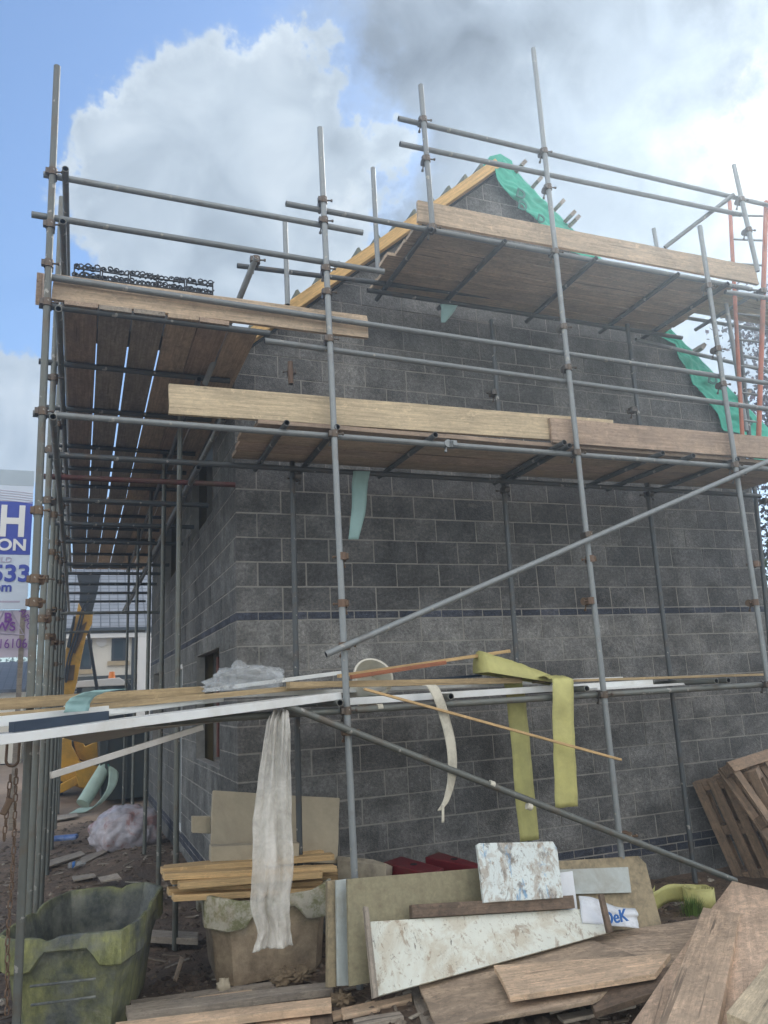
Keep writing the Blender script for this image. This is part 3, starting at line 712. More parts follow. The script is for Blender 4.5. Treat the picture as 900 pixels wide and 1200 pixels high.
# ------------------------------------------------------------------ scaffold
b0 = V((-1.55, -1.4, 0))
SC = empty('scaffold', (1.9, -.9, 0), 'tall grey tube and coupler scaffold wrapping the gable and left side of the house', 'scaffold')
def T(name, p, q, m='tube', **k):
    b = MB(); b.tube(p, q, **k); d = (V(q)-V(p)); ax = d.normalized()
    o = b.build(name, [m, 'hole'], SC, origin=p, rot=frame(ax, ax.orthogonal()), auto=40); return o
YO, YL, YI = -1.40, -1.35, -.45
def vert(px1, py1, px2, py2, Y, m='tube', name='standard', zb=None, **k):
    p = at(px1, py1, Y=Y); q = at(px2, py2, Y=Y)
    if zb is not None: q = q+(q-p)*((zb-q.z)/(q.z-p.z))
    return T(name, q, p, m, **k)
vert(67, 78, 20, 1180, YO, 'tube_old', zb=.0)
vert(375, 150, 415, 1015, YO, 'tube', zb=.0)
vert(625, 57, 727, 990, YO, 'tube', zb=.0)
vert(820, 265, 894, 760, YO, 'tube', zb=.0)
vert(493, 100, 507, 268, YO, 'tube')
vert(860, 193, 888, 318, YO, 'tube')
# inner row
for (a, b_, c, d, top) in ((341, 470, 347, 780, 1), (576, 375, 606, 780, 1), (735, 380, 812, 1010, 1), (866, 390, 899, 720, 1)):
    vert(a, b_, c, d, YI+.05, 'tube_dark', zb=0)
vert(334, 260, 337, 357, YI, 'tube'); vert(437, 197, 443, 316, YI, 'tube'); vert(766, 268, 770, 292, YI, 'tube'); vert(340, 424, 341, 450, YI, 'rust')
def hor(px1, py1, px2, py2, Y=YL, m='tube', name='ledger', **k):
    p = at(px1, py1, Y=Y); q = at(px2, py2, Y=Y); z = (p.z+q.z)/2
    return T(name, (p.x, Y, z+(p.z-z)*.5), (q.x, Y, z+(q.z-z)*.5), m, **k)
hor(51, 204, 425, 273, YO+.05, name='guard_rail'); hor(37, 251, 450, 319, YO+.05, name='guard_rail')
hor(335, 240, 880, 338, YL, name='ledger')
hor(278, 318, 640, 350, YI+.05, 'tube_dark', name='ledger')
hor(467, 141, 905, 240, YO+.05, name='guard_rail'); hor(469, 174, 867, 247, YO+.05, name='guard_rail')
hor(60, 318, 905, 455, YO+.05, name='guard_rail'); hor(310, 393, 905, 485, YO+.05, name='guard_rail')
p = at(60, 371, Y=YL); T('ledger', (-1.62, YL, 4.69), (.02, YL, 4.69), 'tube_dark')
T('ledger', (-1.62, YL, 3.885), (5.6, YL, 3.885)); T('ledger', (-1.55, YI, 3.88), (5.9, YI, 3.88), 'tube_dark')
T('ledger', (-1.60, YL, 1.815), (5.5, YL, 1.815), 'tube_old'); T('ledger', (-.2, YI, 1.80), (6.1, YI, 1.80), 'tube_dark')
T('ledger', (1.25, YI+.1, 5.80), (5.2, YI+.1, 5.80), 'tube_dark')
T('brace', at(333, 826, Y=-1.47), at(862, 1032, Y=-1.47), 'tube_old'); T('brace', at(382, 767, Y=-1.46), at(915, 534, Y=-1.46))
T('brace', at(779, 290, Y=-1.0), at(860, 228, Y=-1.46)); T('brace', at(300, 302, Y=-1.46), at(240, 450, Y=-.5)); T('brace', at(262, 490, X=-.32), at(143, 718, X=-.32), 'tube_old')
# transoms under the gable lift
for px, py in ((333, 500), (392, 515), (506, 521), (650, 526), (662, 530), (770, 535), (806, 540), (858, 546)):
    x = at(px, py, Y=YL).x; T('transom', (x, -1.43 if px not in (650, 772) else -1.5, 3.935), (x+random.uniform(-.05, .05), -.2, 3.93), 'tube_dark')
for x in (1.45, 2.2, 3.2, 4.2, 4.85): T('transom', (x, -1.42, 5.86), (x+random.uniform(-.05, .05), -.1, 5.86), 'tube_dark')
for px, py in ((398, 824), (528, 817), (687, 808), (839, 800), (853, 799)):
    x = at(px, py, Y=-1.46).x; T('transom', (x, -1.47, 1.872), (x, -.25, 1.865), 'tube_old')
T('transom', at(505, 270, Y=-1.45), at(525, 245, Y=-.3), 'tube_dark')
# side scaffold
XO, XS = -1.55, -.35
for y in (-.42, .9, 2.2, 3.9, 5.8, 7.7, 9.6):
    top = 6.2 if y < 0 else 5.9
    T('standard', (XO+.02, y, gh(XO, y)), (XO, y, top), 'tube_old', n=12)
for y in (.40, 1.85, 3.6, 5.9, 8.3): T('standard', (XS-.1, y, gh(XS, y)-.02), (XS-.1, y, 4.7), 'tube_old', n=12)
for z, x in ((1.87, -1.49), (3.83, -1.49), (4.62, -1.49), (5.3, -1.49), (5.73, -1.49)): T('ledger', (x, -1.47, z), (x, 10, z), 'tube_old', n=12)
for z in (3.83, 4.62): T('ledger', (XS-.05, -.5, z), (XS-.05, 10, z), 'tube_dark', n=12)
for y in (-.42, .62, 1.75, 2.6, 3.4, 4.2, 5.0, 5.9, 6.8, 8.2, 9.6): T('transom', (-1.66, y, 4.67), (-.12, y+random.uniform(-.05, .05), 4.67), 'tube_dark', n=12)
for y in (.95, 2.0, 3.0, 4.6, 5.4, 6.5, 7.6, 8.8): T('transom', (-1.66, y, 3.87), (-.1, y, 3.87), 'tube_dark', n=12)
T('transom', (-1.6, .05, 3.84), (.0, .02, 3.84), 'red_paint', n=12)
for y in (5.6, 8.8): T('transom', (-1.6, y, 3.3), (-.1, y, 3.3), 'tube_old', n=12)
# right return
T('ledger', at(745, 398, Y=-.2), at(905, 436, Y=-.2), 'tube', n=12); T('ledger', at(860, 415, Y=.6), at(905, 424, Y=.6), 'tube', n=12); T('standard', at(851, 356, Y=-.5), at(875, 505, Y=-.5), 'tube', n=12)
T('ledger', at(850, 342, Y=-1.5), at(905, 350, Y=-1.5), 'tube', n=12)
# couplers
def coupler_mesh(flip):
    b = MB(); b.tube((0, 0, -.028), (0, 0, .028), .033, 12, False); b.tube((-.028, .05*flip, 0), (.028, .05*flip, 0), .033, 12, False)
    b.box((0, .025*flip, 0), (.028, 0, 0), (0, .02, 0), (0, 0, .024)); b.tube((.03, -.012, .0), (.072, -.02, .0), .007, 8, False); b.tube((.058, -.018, 0), (.072, -.02, 0), .0125, 6, False)
    b.tube((-.01, .06*flip, -.03), (-.015, .075*flip, -.075), .007, 8, False); b.tube((-.013, .07*flip, -.058), (-.015, .075*flip, -.075), .0125, 6, False)
    b.box((-.036, -.005, 0), (.012, 0, 0), (0, .018, 0), (0, 0, .022))
    return b
cm = {}
def coupler(p, m='coupler', rot=0, flip=1):
    k = (m, flip)
    if k not in cm:
        o = coupler_mesh(flip).build('coupler', m, SC, origin=(0, 0, 0), bevel=.003, auto=50); cm[k] = o
    else:
        o = cm[k].copy(); COL.objects.link(o)
    o.matrix_world = Matrix.Translation(V(p)) @ Matrix.Rotation(rot, 4, 'Z'); return o
def onst(std, z):
    a, b_ = std; return a+(b_-a)*((z-a.z)/(b_.z-a.z))
S1 = (at(67, 78, Y=YO), at(20, 1180, Y=YO)); S2 = (at(375, 150, Y=YO), at(415, 1015, Y=YO)); S3 = (at(625, 57, Y=YO), at(727, 990, Y=YO)); S4 = (at(820, 265, Y=YO), at(894, 760, Y=YO))
S5 = (at(493, 100, Y=YO), at(507, 268, Y=YO)); S6 = (at(860, 193, Y=YO), at(885, 302, Y=YO))
bpy.context.view_layer.update()
for s_, zs in ((S1, (5.73, 5.30, 4.99, 4.69, 3.885, 1.815)), (S2, (5.74, 5.93, 5.3, 5.09, 4.68, 3.885, 1.815)), (S3, (6.95, 6.55, 5.86, 5.09, 4.69, 3.885, 1.815)), (S4, (5.80, 5.1, 4.72, 3.885, 1.815)), (S5, (6.97, 6.56, 5.87)), (S6, (6.95, 6.58, 5.86))):
    for z in zs: coupler(onst(s_, z), 'coupler' if z != 4.05 else 'rust')
for s_, ys_ in ((S2, (652, 707)), (S3, (655, 704)), (S4, (661, 706))):
    for y_ in ys_:
        zz = at(s_[1].x, 0, Y=YO)  # placeholder depth on the standard plane
        px = {id(S2): 401, id(S3): 692, id(S4): 885}[id(s_)]
        coupler(at(px, y_, Y=YO), 'rust', random.uniform(2.6, 3.6), -1)
for z in (3.2, 2.6, 2.75): coupler(onst(S1, z), 'rust', random.uniform(-.4, .4))
for y in (-.42, .9, 2.2, 3.9, 5.8):
    for z in (3.4, 2.9, 2.5, 4.6, 3.83): coupler((XO+.01, y, z+random.uniform(-.15, .15)), random.choice(['rust', 'coupler']), random.uniform(-.6, .6))
for px, py in ((347, 560), (590, 575), (758, 580), (893, 588)): coupler(at(px, py, Y=YI+.05), 'coupler', math.pi, 1)
for px, py in ((341, 435), (579, 460), (742, 480)): coupler(at(px, py, Y=YI+.05), 'coupler', 3.0, -1)
coupler(at(405, 757, Y=-1.43), 'rust', 0, 1); coupler(at(690, 627, Y=-1.43), 'coupler', 0, 1); coupler(at(866, 556, Y=-1.43), 'coupler', 0, 1); coupler(at(408, 857, Y=-1.43), 'rust', 0, 1); coupler(at(736, 980, Y=-1.44), 'rust', 0, 1)
coupler(at(530, 521, Y=YL), 'tube', 1.57, 1); coupler(at(300, 305, Y=-1.43), 'coupler')
# clip of pale tape bandages on the ledger
for px, py in ((445, 829), (576, 919), (620, 945)):
    p = at(px, py, Y=-1.47 if px > 500 else YL); d = (at(862, 1032, Y=-1.47)-at(333, 826, Y=-1.47)).normalized() if px > 500 else V((1, 0, 0))
    b = MB(); b.tube(p-d*.02, p+d*.02, .026, 12, False); b.build('tape_wrap', 'cream_strip', SC, auto=40)

# ------------------------------------------------------------------ scaffold boards
ORD = ['first', 'second', 'third', 'fourth', 'fifth', 'sixth', 'seventh', 'eighth']
def deckboard(a, b_, wdir, mt, label, group, w=.222, t=.036, name='scaffold_board'):
    o = plank(name, a, b_, wdir, w, t, mt, warp=.006, seg=14); return tag(o, label, 'board', group)
# slab() takes the face turned to the camera: these are undersides
for k in range(4):
    y0 = -1.30+k*.232; deckboard((-.05+random.uniform(-.1, .12), y0, 3.962), (5.75, y0+random.uniform(-.006, .006), 3.962), (0, 1, 0), 'board' if k % 2 else 'board_red', '%s board from the front edge in the long middle deck under the gable' % ORD[k], 'middle deck boards')
for k in range(5):
    y0 = -1.33+k*.236; deckboard((1.30+random.uniform(-.04, .06), y0, 5.888), (5.05+random.uniform(-.04, .04), y0, 5.888), (0, 1, 0), 'board', '%s board from the front edge in the top deck before the gable peak' % ORD[k], 'top deck boards')
for k in range(6):
    x0 = -1.46+k*.235
    deckboard((x0+random.uniform(-.004, .004), -1.42+(.12 if k == 5 else random.uniform(-.02, .03)), 4.697), (x0+random.uniform(.000, .014)+(.012 if k in (2, 3) else 0), 4.1, 4.699), (1, 0, 0), random.choice(['board_grey', 'board_red', 'board']), '%s board from the left in the near half of the left side deck' % ORD[k], 'left deck boards near')
    deckboard((x0+random.uniform(.0, .012), 4.13, 4.699), (x0+random.uniform(.0, .014), 10.1, 4.699), (1, 0, 0), random.choice(['board_grey', 'board']), '%s board from the left in the far half of the left side deck' % ORD[k], 'left deck boards far')
# toe boards
def toe(px1, yt1, px2, yt2, h, Y, m, label, yo=0):
    a = at(px1, yt1, Y=Y); b_ = at(px2, yt2, Y=Y)
    o = plank('toe_board', a, b_, (0, 0, -1), h, .036, m, warp=.008, seg=16); return tag(o, label, 'board')
toe(198, 449, 718, 492, .235, -1.30, 'board_fresh', 'long pale knotty toe board on edge along the middle deck')
toe(645, 489, 915, 513, .232, -1.345, 'board_red', 'pinkish toe board overlapping the pale one on the middle deck')
toe(63, 321, 431, 370, .20, -1.30, 'board', 'brown toe board on edge at the front of the left deck')
toe(489, 234, 886, 312, .215, -1.31, 'board', 'brown toe board on edge at the front of the top deck')
deckboard(at(50, 320, Y=-1.42), at(60, 322, Y=6), (0, 0, -1), 'board_red', 'reddish toe board end running back along the left deck edge', None)
# right-hand deck behind the ladder
p0, p1 = at(845, 341, Z=6.35), at(850, 374, Z=6.35); wd_ = (p1.y-p0.y)/5
for k in range(5):
    deckboard((p0.x-.35+k*.02, p0.y+wd_*k, 6.35), (p0.x+2.4, p0.y+wd_*k, 6.35), (0, 1, 0), 'board_fresh', '%s yellowish board from the front in the far right deck' % ORD[k], 'right deck boards', wd_-.012)
for yy in (p0.y-.05, p1.y+.05):
    T('standard', (p0.x+2.2, yy, 0), (p0.x+2.2, yy, 6.9), n=12); T('ledger', (p0.x-.5, yy, 6.31), (p0.x+2.5, yy, 6.31), n=12)
for xx in (.3, 2.1): T('transom', (p0.x+xx, p0.y-.2, 6.255), (p0.x+xx, p1.y+.2, 6.255), n=12)
# black plastic trays on the left deck
for k in range(5):
    a = at(86+33*k, 322+5.2*k, Y=-1.0); c = at(86+33*k+33, 322+5.2*k+5, Y=-1.0); zt = at(86+33*k, 305+4.4*k, Y=-1.0).z
    b = MB(); x0, x1, z0 = a.x, c.x-.006, 4.74
    b.bb((x0, -.99, z0), (x1, -.72, z0+(zt-z0)*.55))
    for xx in (x0, x1-.01): b.bb((xx, -1.0, z0), (xx+.01, -.985, zt-.03)); b.bb((xx, -.74, z0), (xx+.01, -.725, zt-.03))
    for row in range(4):
        zz = z0+(zt-z0)*(.50+.135*row)
        b.bb((x0, -1.0, zz-.012), (x1, -.985, zz-.004)); b.bb((x0, -.74, zz-.012), (x1, -.725, zz-.004))
        for i in range(5):
            xx = x0+(x1-x0)*(i+.5)/5
            for yy in (-.99, -.86, -.73):
                torus(b, (xx+random.uniform(-.01, .01), yy, zz+.014+random.uniform(-.012, .014)), .019, .006, (random.uniform(-.5, .5), 1, random.uniform(-.5, .5)), 0, 9, 5)
            if random.random() < .5: b.tube((xx-.03, -.99, zz-.02), (xx+.03, -.98, zz+.04), .006, 5, False)
            if random.random() < .5: stone(b, (xx, -.98, zz+.02), .016, 0)
    o = b.build('plastic_crate', 'black_plastic'); tag(o, '%s black openwork plastic crate from the left on the left deck' % ORD[k], 'crate', 'black crates on the left deck')

# ------------------------------------------------------------------ ladder
LD = empty('ladder', at(878, 506, Y=-.9), 'orange metal ladder rising from the middle deck past the right end of the top deck', 'ladder')
def lpart(name, p, q, r, m): b = MB(); b.tube(p, q, r, 12, False); return b.build(name, m, LD, auto=40)
M['orange_paint'] = plain('orange_painted_metal', (.50, .16, .09), .5, 0, .15, 6, .05, .2)
la, lb = at(870, 512, Y=-.95), at(855, 236, Y=-.95); lc, ld = at(889, 514, Y=-1.0), at(898, 236, Y=-1.3)
lpart('stile', la, lb, .022, 'orange_paint'); lpart('stile', lc, ld, .026, 'orange_paint')
for i in range(9):
    t = (i+.6)/9.2; lpart('rung', la.lerp(lb, t), lc.lerp(ld, t), .012, 'tube')

# ------------------------------------------------------------------ loading boards on the low lift
def bar(px1, py1, Y1, px2, py2, Y2, h, w, m, label, name, cat='board', mid=0, group=None):
    """long piece: top front edge from pixel 1 to 2, height h, depth w (away from the camera)"""
    a = at(px1, py1, Y=Y1); b_ = at(px2, py2, Y=Y2); x = (b_-a).normalized(); wd = V((-x.y, x.x, 0)).normalized()
    upv = x.cross(wd).normalized(); upv = upv if upv.z > 0 else -upv; k = 14; B_ = MB(); vs = []
    for i in range(k+1):
        t = i/k; c = a.lerp(b_, t)-V((0, 0, mid*4*t*(1-t)))
        vs += [c, c+wd*w, c+wd*w-upv*h, c-upv*h]
    fs = [(i*4+j, i*4+(j+1) % 4, (i+1)*4+(j+1) % 4, (i+1)*4+j) for i in range(k) for j in range(4)]+[(3, 2, 1, 0), (k*4, k*4+1, k*4+2, k*4+3)]
    B_.add(vs, fs); o = B_.build(name, m, origin=a, rot=frame(x, upv), bevel=.002); return tag(o, label, cat, group)
bar(-60, 822, -1.75, 240, 804, -.95, .068, .12, 'cls_pale', 'upper pale timber at the left end of the loading lift stack', 'timber')
bar(-70, 842, -1.85, 385, 800, -1.05, .035, .10, 'cls_pale', 'thin pale timber running under the upper one on the loading lift', 'timber')
bar(-60, 846, -2.0, 262, 813, -1.15, .055, .16, 'white_pvc', 'long white fascia board between pale timbers and navy strip', 'fascia_board', 'fascia board')
bar(17, 846, -2.0, 128, 833, -1.6, .055, .05, 'navy', 'navy plastic channel lying left of the short white length', 'plastic_channel', 'channel')
bar(124, 833, -1.55, 238, 818, -1.3, .035, .14, 'white_pvc', 'short white box length lying on top of the soffit boards', 'soffit_board', 'soffit board')
bar(-60, 869, -2.1, 400, 811, -1.38, .052, .30, 'white_pvc', 'longest white soffit board sagging along the front of the loading lift', 'soffit_board', 'soffit board', .0)
bar(225, 815, -1.1, 730, 793, -.75, .03, .25, 'white_pvc', 'white board with bright upper edge behind the front tube', 'fascia_board', 'fascia board')
bar(200, 812, -.9, 400, 786, -.8, .030, .2, 'white_pvc', 'white board end showing behind the bucket and middle tube', 'fascia_board', 'fascia board')
bar(340, 799, -1.28, 612, 794, -1.1, .045, .09, 'cls_pale', 'straight brown timber lying beside the white bucket', 'timber')
bar(410, 818, -1.3, 765, 796, -1.0, .05, .3, 'white_pvc', 'white soffit board under the yellow membrane at the right of the lift', 'soffit_board', 'soffit board')
bar(640, 797, -1.1, 898, 789, -.9, .022, .2, 'cls_pale', 'flat pale timber at the right end of the loading lift', 'timber')
bar(700, 806, -1.2, 806, 800, -1.1, .02, .2, 'white_pvc', 'thin white offcut lying at the right end of the lift', 'soffit_board', 'soffit board')
bar(428, 806, -1.46, 729, 889, -1.62, .018, .04, 'cls', 'thin bright batten sloping down in front of the right-hand tube', 'batten', 'batten')
bar(398, 790, -1.25, 598, 761, -1.0, .026, .045, 'cls', 'pale batten with lifted end pointing right over the lift', 'batten', 'batten')
bar(412, 791, -1.3, 523, 774, -1.12, .03, .03, 'orange_wood', 'short reddish batten leaning across the white bucket', 'batten', 'batten')
bar(60, 905, -2.0, 238, 849, -1.5, .035, .02, 'grey_pvc', 'off white strip hanging down to the left under the loading lift', 'trim_strip', 'trim')
# soffit sheet whose underside shows
o = slab('soffit_sheet', [at(66, 863, Y=-1.33), at(300, 842, Y=-1.30), at(230, 846, Y=-.7), at(100, 873, Y=-1.05)], .008, 'grey_pvc', warp=.01); tag(o, 'thin off white sheet sagging beneath the left end of the loading lift', 'sheet')
bar(470, 798, -1.0, 565, 790, -.9, .02, .03, 'navy', 'small navy strip lying beside the yellow membrane fold', 'plastic_strip', 'strip')
# bucket lying behind the middle tube
c = at(438, 792, Y=-1.05); B_ = MB(); n = 36; rings = [(.155, 0, 0), (.165, .0, -.035), (.16, .0, -.04), (.13, .0, -.24), (.125, .0, -.245), (.0, 0, -.245)]
ax = (V((0, -.86, .5))).normalized(); e1 = V((1, 0, 0)); e2 = ax.cross(e1).normalized(); prof = [(.135, -.20), (.148, 0), (.162, .004), (.166, -.014), (.160, -.03), (.152, -.032), (.13, -.26), (.0, -.262)]
vs = []
for (r_, h_) in [(0.0, -.2)]+prof:
    for i in range(n): a_ = 2*math.pi*i/n; vs.append(c+(e1*math.cos(a_)+e2*math.sin(a_))*max(r_, .001)*.98+ax*h_)
B_.add(vs, [(j*n+i, j*n+(i+1) % n, (j+1)*n+(i+1) % n, (j+1)*n+i) for j in range(len(prof)) for i in range(n)])
o = B_.build('bucket', 'bucket', auto=40); tag(o, 'white round plastic bucket tipped on its side behind the middle tube', 'bucket')
# membranes and strips
def hang(name, rows, w, m, label, cat, Y, fold=0, seed=1, thick=.002, cross=5, wv=(1, -.1, 0)):
    o = ribbon(name, [at(x, y, Y=Y+(dy if dy else 0)) for x, y, dy in rows], wv, w, m, fold=fold, seed=seed, thick=thick, cross=cross); return tag(o, label, cat)
hang('damp_proof_strip', [(640, 792, .3), (655, 794, .12), (660, 800, 0), (660, 840, -.01), (662, 890, 0), (664, 946, .02)], .19, 'yellow_dpc', 'yellow membrane strip hanging in front, its end level with the slanted brace', 'membrane strip', -1.44, .002)
hang('damp_proof_strip', [(598, 792, -.1), (604, 815, 0), (609, 860, .02), (614, 920, 0), (621, 985, 0)], .17, 'yellow_dpc', 'yellow membrane strip hanging behind, reaching down to the paint smeared board', 'membrane strip', -.95, .003, 3)
vs = []; B_ = MB(); base = [at(568, 782, Y=-1.15), at(660, 797, Y=-1.1)]
for i in range(19):
    t = i/18; p = base[0].lerp(base[1], t); hgt = .15*(1-t)**.6+.03
    for j in range(11):
        a_ = math.pi*j/10; e = .012*noise.noise(V((t*9, j*.7, 0)))
        vs.append(p+V((0, .13*(1-math.cos(a_))-.05, math.sin(a_)*(hgt+e)-.04)))
B_.add(vs, [(i*11+j, i*11+j+1, (i+1)*11+j+1, (i+1)*11+j) for i in range(18) for j in range(10)]+[tuple(range(10, -1, -1))])
o = B_.build('damp_proof_roll', 'yellow_dpc', smooth=True); tag(o, 'folded yellow membrane heap lying on the loading lift boards', 'membrane roll')
hang('foam_strip', [(500, 803, .06), (508, 806, .02), (518, 830, -.01), (528, 870, -.03), (530, 905, -.01), (524, 935, .01), (515, 950, .02)], [.09, .085, .08, .075, .07, .05, .035], 'cream_strip', 'curved cream strip hanging from the middle of the loading lift', 'strip', -1.44)
hang('foam_strip', [(519, 942, 0), (519, 964, 0)], .02, 'cream_strip', 'short cream tag hanging at the tip of the curved strip', 'strip', -1.43)
hang('film_strip', [(424, 552, 0), (422, 565, 0), (420, 600, -.01), (414, 632, .01)], [.155, .15, .13, .09], 'teal_film', 'pale teal film flap hanging under the middle deck', 'film', -.50)
hang('film_strip', [(526, 357, 0), (524, 366, 0), (519, 378, 0)], [.19, .13, .04], 'teal_film', 'small pale triangular film scrap caught under the top deck', 'film', -.5)
hang('film_strip', [(135, 808, .1), (118, 810, 0), (100, 816, -.02), (92, 824, -.02), (90, 834, -.02)], .17, 'teal_film', 'pale turquoise offcut draped over the timbers at the left of the lift', 'film', -1.75, wv=(.8, .6, 0))
hang('polythene_sheet', [(330, 834, .08), (326, 845, -.02), (322, 900, -.03), (319, 960, -.02), (320, 1020, -.03), (317, 1060, 0), (321, 1090, .02), (320, 1112, .02)], [.10, .15, .20, .25, .27, .25, .21, .27], 'poly', 'long twist of clear dusty polythene hanging from the loading lift', 'plastic sheet', -1.47, .035, 2, .001, 26)
def crumple(name, c, rx, ry, rz, m, amp, label, cat, sc=6, sub_=5, seed=0, flat=-.6):
    bm = bmesh.new(); bmesh.ops.create_icosphere(bm, subdivisions=sub_, radius=1)
    for v in bm.verts:
        n = v.co.normalized(); s_ = V((seed, seed*2, 0))
        e = 1+amp*(abs(noise.noise(n*sc*.4+s_))*1.6-.4)+amp*.5*abs(noise.noise(n*sc+s_))+amp*.25*noise.noise(n*sc*2.3+s_)
        p = n*e; p.z = max(p.z, flat); v.co = V((p.x*rx, p.y*ry, p.z*rz))
    me = bpy.data.meshes.new(name); bm.to_mesh(me); bm.free(); me.materials.append(M[m])
    o = bpy.data.objects.new(name, me); COL.objects.link(o); o.location = c
    for p in me.polygons: p.use_smooth = True
    return tag(o, label, cat)
c = at(290, 800, Y=-1.1); crumple('plastic_bag', c+V((0, 0, .015)), .24, .16, .11, 'clear', .4, 'crumpled clear polythene lying on the loading lift left of the bucket', 'plastic bag', 5, 5, 3)
c = at(256, 806, Y=-1.15); crumple('plastic_bag', c, .10, .1, .04, 'clear', .7, 'small flat clear polythene scrap at the left of the crumpled one', 'plastic bag', 5, 4, 9)

# ------------------------------------------------------------------ chain and shackle by the corner standard
CH = empty('chain', at(12, 1150, Y=-1.5), 'rusty chain with large open ring hanging beside the left corner standard', 'chain')
b = MB(); torus(b, at(15, 880, Y=-1.47), .036, .0085, (.3, 1, 0), .05, 24, 10); b.build('ring', 'rust', CH, smooth=True)
for path, n_ in (([(12, 912), (4, 990)], 9), ([(19, 905), (16, 1000), (9, 1100), (8, 1195)], 28)):
    pts = [at(x, y, Y=-1.5) for x, y in path]; 
    for i in range(n_):
        t = i/n_*(len(pts)-1); k = int(t); c = pts[k].lerp(pts[k+1], t-k); b = MB(); a_ = .5+(math.pi/2 if i % 2 else 0)+random.uniform(-.2, .2)
        torus(b, c, .0105, .0045, (math.cos(a_), math.sin(a_), 0), .011, 12, 6); b.build('link', 'rust', CH, smooth=True)
b = MB(); b.box(at(8, 945, Y=-1.5), V((.02, 0, .045)), V((0, .012, 0)), V((.018, 0, -.008))); b.build('load_hook', 'rust', CH, bevel=.008)

# ------------------------------------------------------------------ mixing tubs
def tub(name, outline, zt, zb, m, label, shrink, dip_side=0, lip=.11, bm_=.9, horn=.0):
    outline = [V((x, y, 0)) for x, y in outline]; k = len(outline); c = sum(outline, V((0, 0, 0)))/k; pts = []; per = []
    for i in range(k):
        a, b_ = outline[i], outline[(i+1) % k]; s_ = 16 if (b_-a).length > .4 else 6
        for j in range(s_): pts.append(a.lerp(b_, j/s_)); per.append((i, j/s_, (b_-a).length))
    # soften the corners
    n = len(pts); B_ = MB(); rows = []; moss = []
    def ring(sc, zf, ms): rows.append([V((c.x+(p.x-c.x)*sc, c.y+(p.y-c.y)*sc, zf(i))) for i, p in enumerate(pts)]); moss.append(ms)
    def top(i):
        s_, t, L = per[i]; return zt-(.028*math.exp(-((t-.33)/.07)**2) if L > .4 else 0)+.006*noise.noise(pts[i]*6)+horn*(1 if L < .4 else max(0, 1-min(t, 1-t)/.12))
    def low(i):
        s_, t, L = per[i]
        w_ = lip*.45+lip*.75*(1-min(1, max(0, (abs(t-.5)-.17)/.12))) if False else 0
        if L > .4:
            u = abs(t-.5); f_ = min(1, max(0, (u-.20)/.12)); return zt-lip*.62-lip*.75*f_
        return zt-lip*1.37
    ring(.60, lambda i: zb+.05, 0); ring(.68, lambda i: zb+.06, .1); ring(.92, lambda i: top(i)-.06, .15); ring(.945, lambda i: top(i)-.004, .8); ring(.96, lambda i: top(i), 1); ring(.995, lambda i: top(i)-.003, 1)
    ring(1.0, lambda i: top(i)-.02, 1); ring(1.0, lambda i: low(i)+.01, 1); ring(.985, lambda i: low(i), .8); ring(.92, lambda i: low(i)+.004, .3)
    ring(.92-(.92-shrink)*.40, lambda i: zb+(zt-zb)*.55, bm_); ring(shrink+.02, lambda i: zb+.03, bm_*.8); ring(shrink, lambda i: zb, bm_*.7)
    vs = [p for r_ in rows for p in r_]
    B_.add(vs, [(j*n+i, j*n+(i+1) % n, (j+1)*n+(i+1) % n, (j+1)*n+i) for j in range(len(rows)-1) for i in range(n)]+[tuple(range(n-1, -1, -1)), tuple(range((len(rows)-1)*n, len(rows)*n))])
    # raised panel lines on the face turned to the camera
    o = B_.build(name, m, origin=(c.x, c.y, zb), auto=35)
    a_ = o.data.attributes.new('moss', 'FLOAT', 'POINT'); a_.data.foreach_set('value', [ms for ms in moss for _ in range(n)])
    tag(o, label, 'mixing tub', 'plastic mixing tubs'); return o, c
t1, c1 = tub('mixing_tub', [(-1.68, -1.02), (-1.60, -1.20), (-.97, -1.35), (-.83, -1.12), (-.62, -.30), (-.72, -.06), (-1.27, .0), (-1.40, -.2)], .60, -.03, 'tub', 'large dark plastic tub coated in green moss at the left', .73, lip=.14)
t2, c2 = tub('mixing_tub', [(-.38, -.72), (-.26, -.90), (.46, -.90), (.56, -.74), (.57, -.16), (.50, -.07), (-.25, -.07), (-.36, -.16)], .555, .0, 'tub2', 'brownish plastic tub with pale crusted rim holding a stack of battens', .80, lip=.135, bm_=.05, horn=.03)
def rib(c, ps, zt):
    pass
for t_, m_, Yp, lines in ((t1, 'tub', None, [((35, 1156), (112, 1147)), ((36, 1178), (112, 1168))]), (t2, 'tub2', None, [((286, 1105), (354, 1097)), ((285, 1125), (353, 1117)), ((286, 1105), (286, 1142))])):
    for a_, b_ in lines:
        Yp = -1.235 if t_ is t1 else -.80
        p, q = at(*a_, Y=Yp+(.0 if t_ is t2 else -.02)), at(*b_, Y=Yp+(.0 if t_ is t2 else -.05)); B_ = MB(); B_.tube(p, q, .008, 8, False)
        o = B_.build('raised_rib', m_, None, auto=40); o.parent = t_; o.matrix_parent_inverse = t_.matrix_world.inverted()

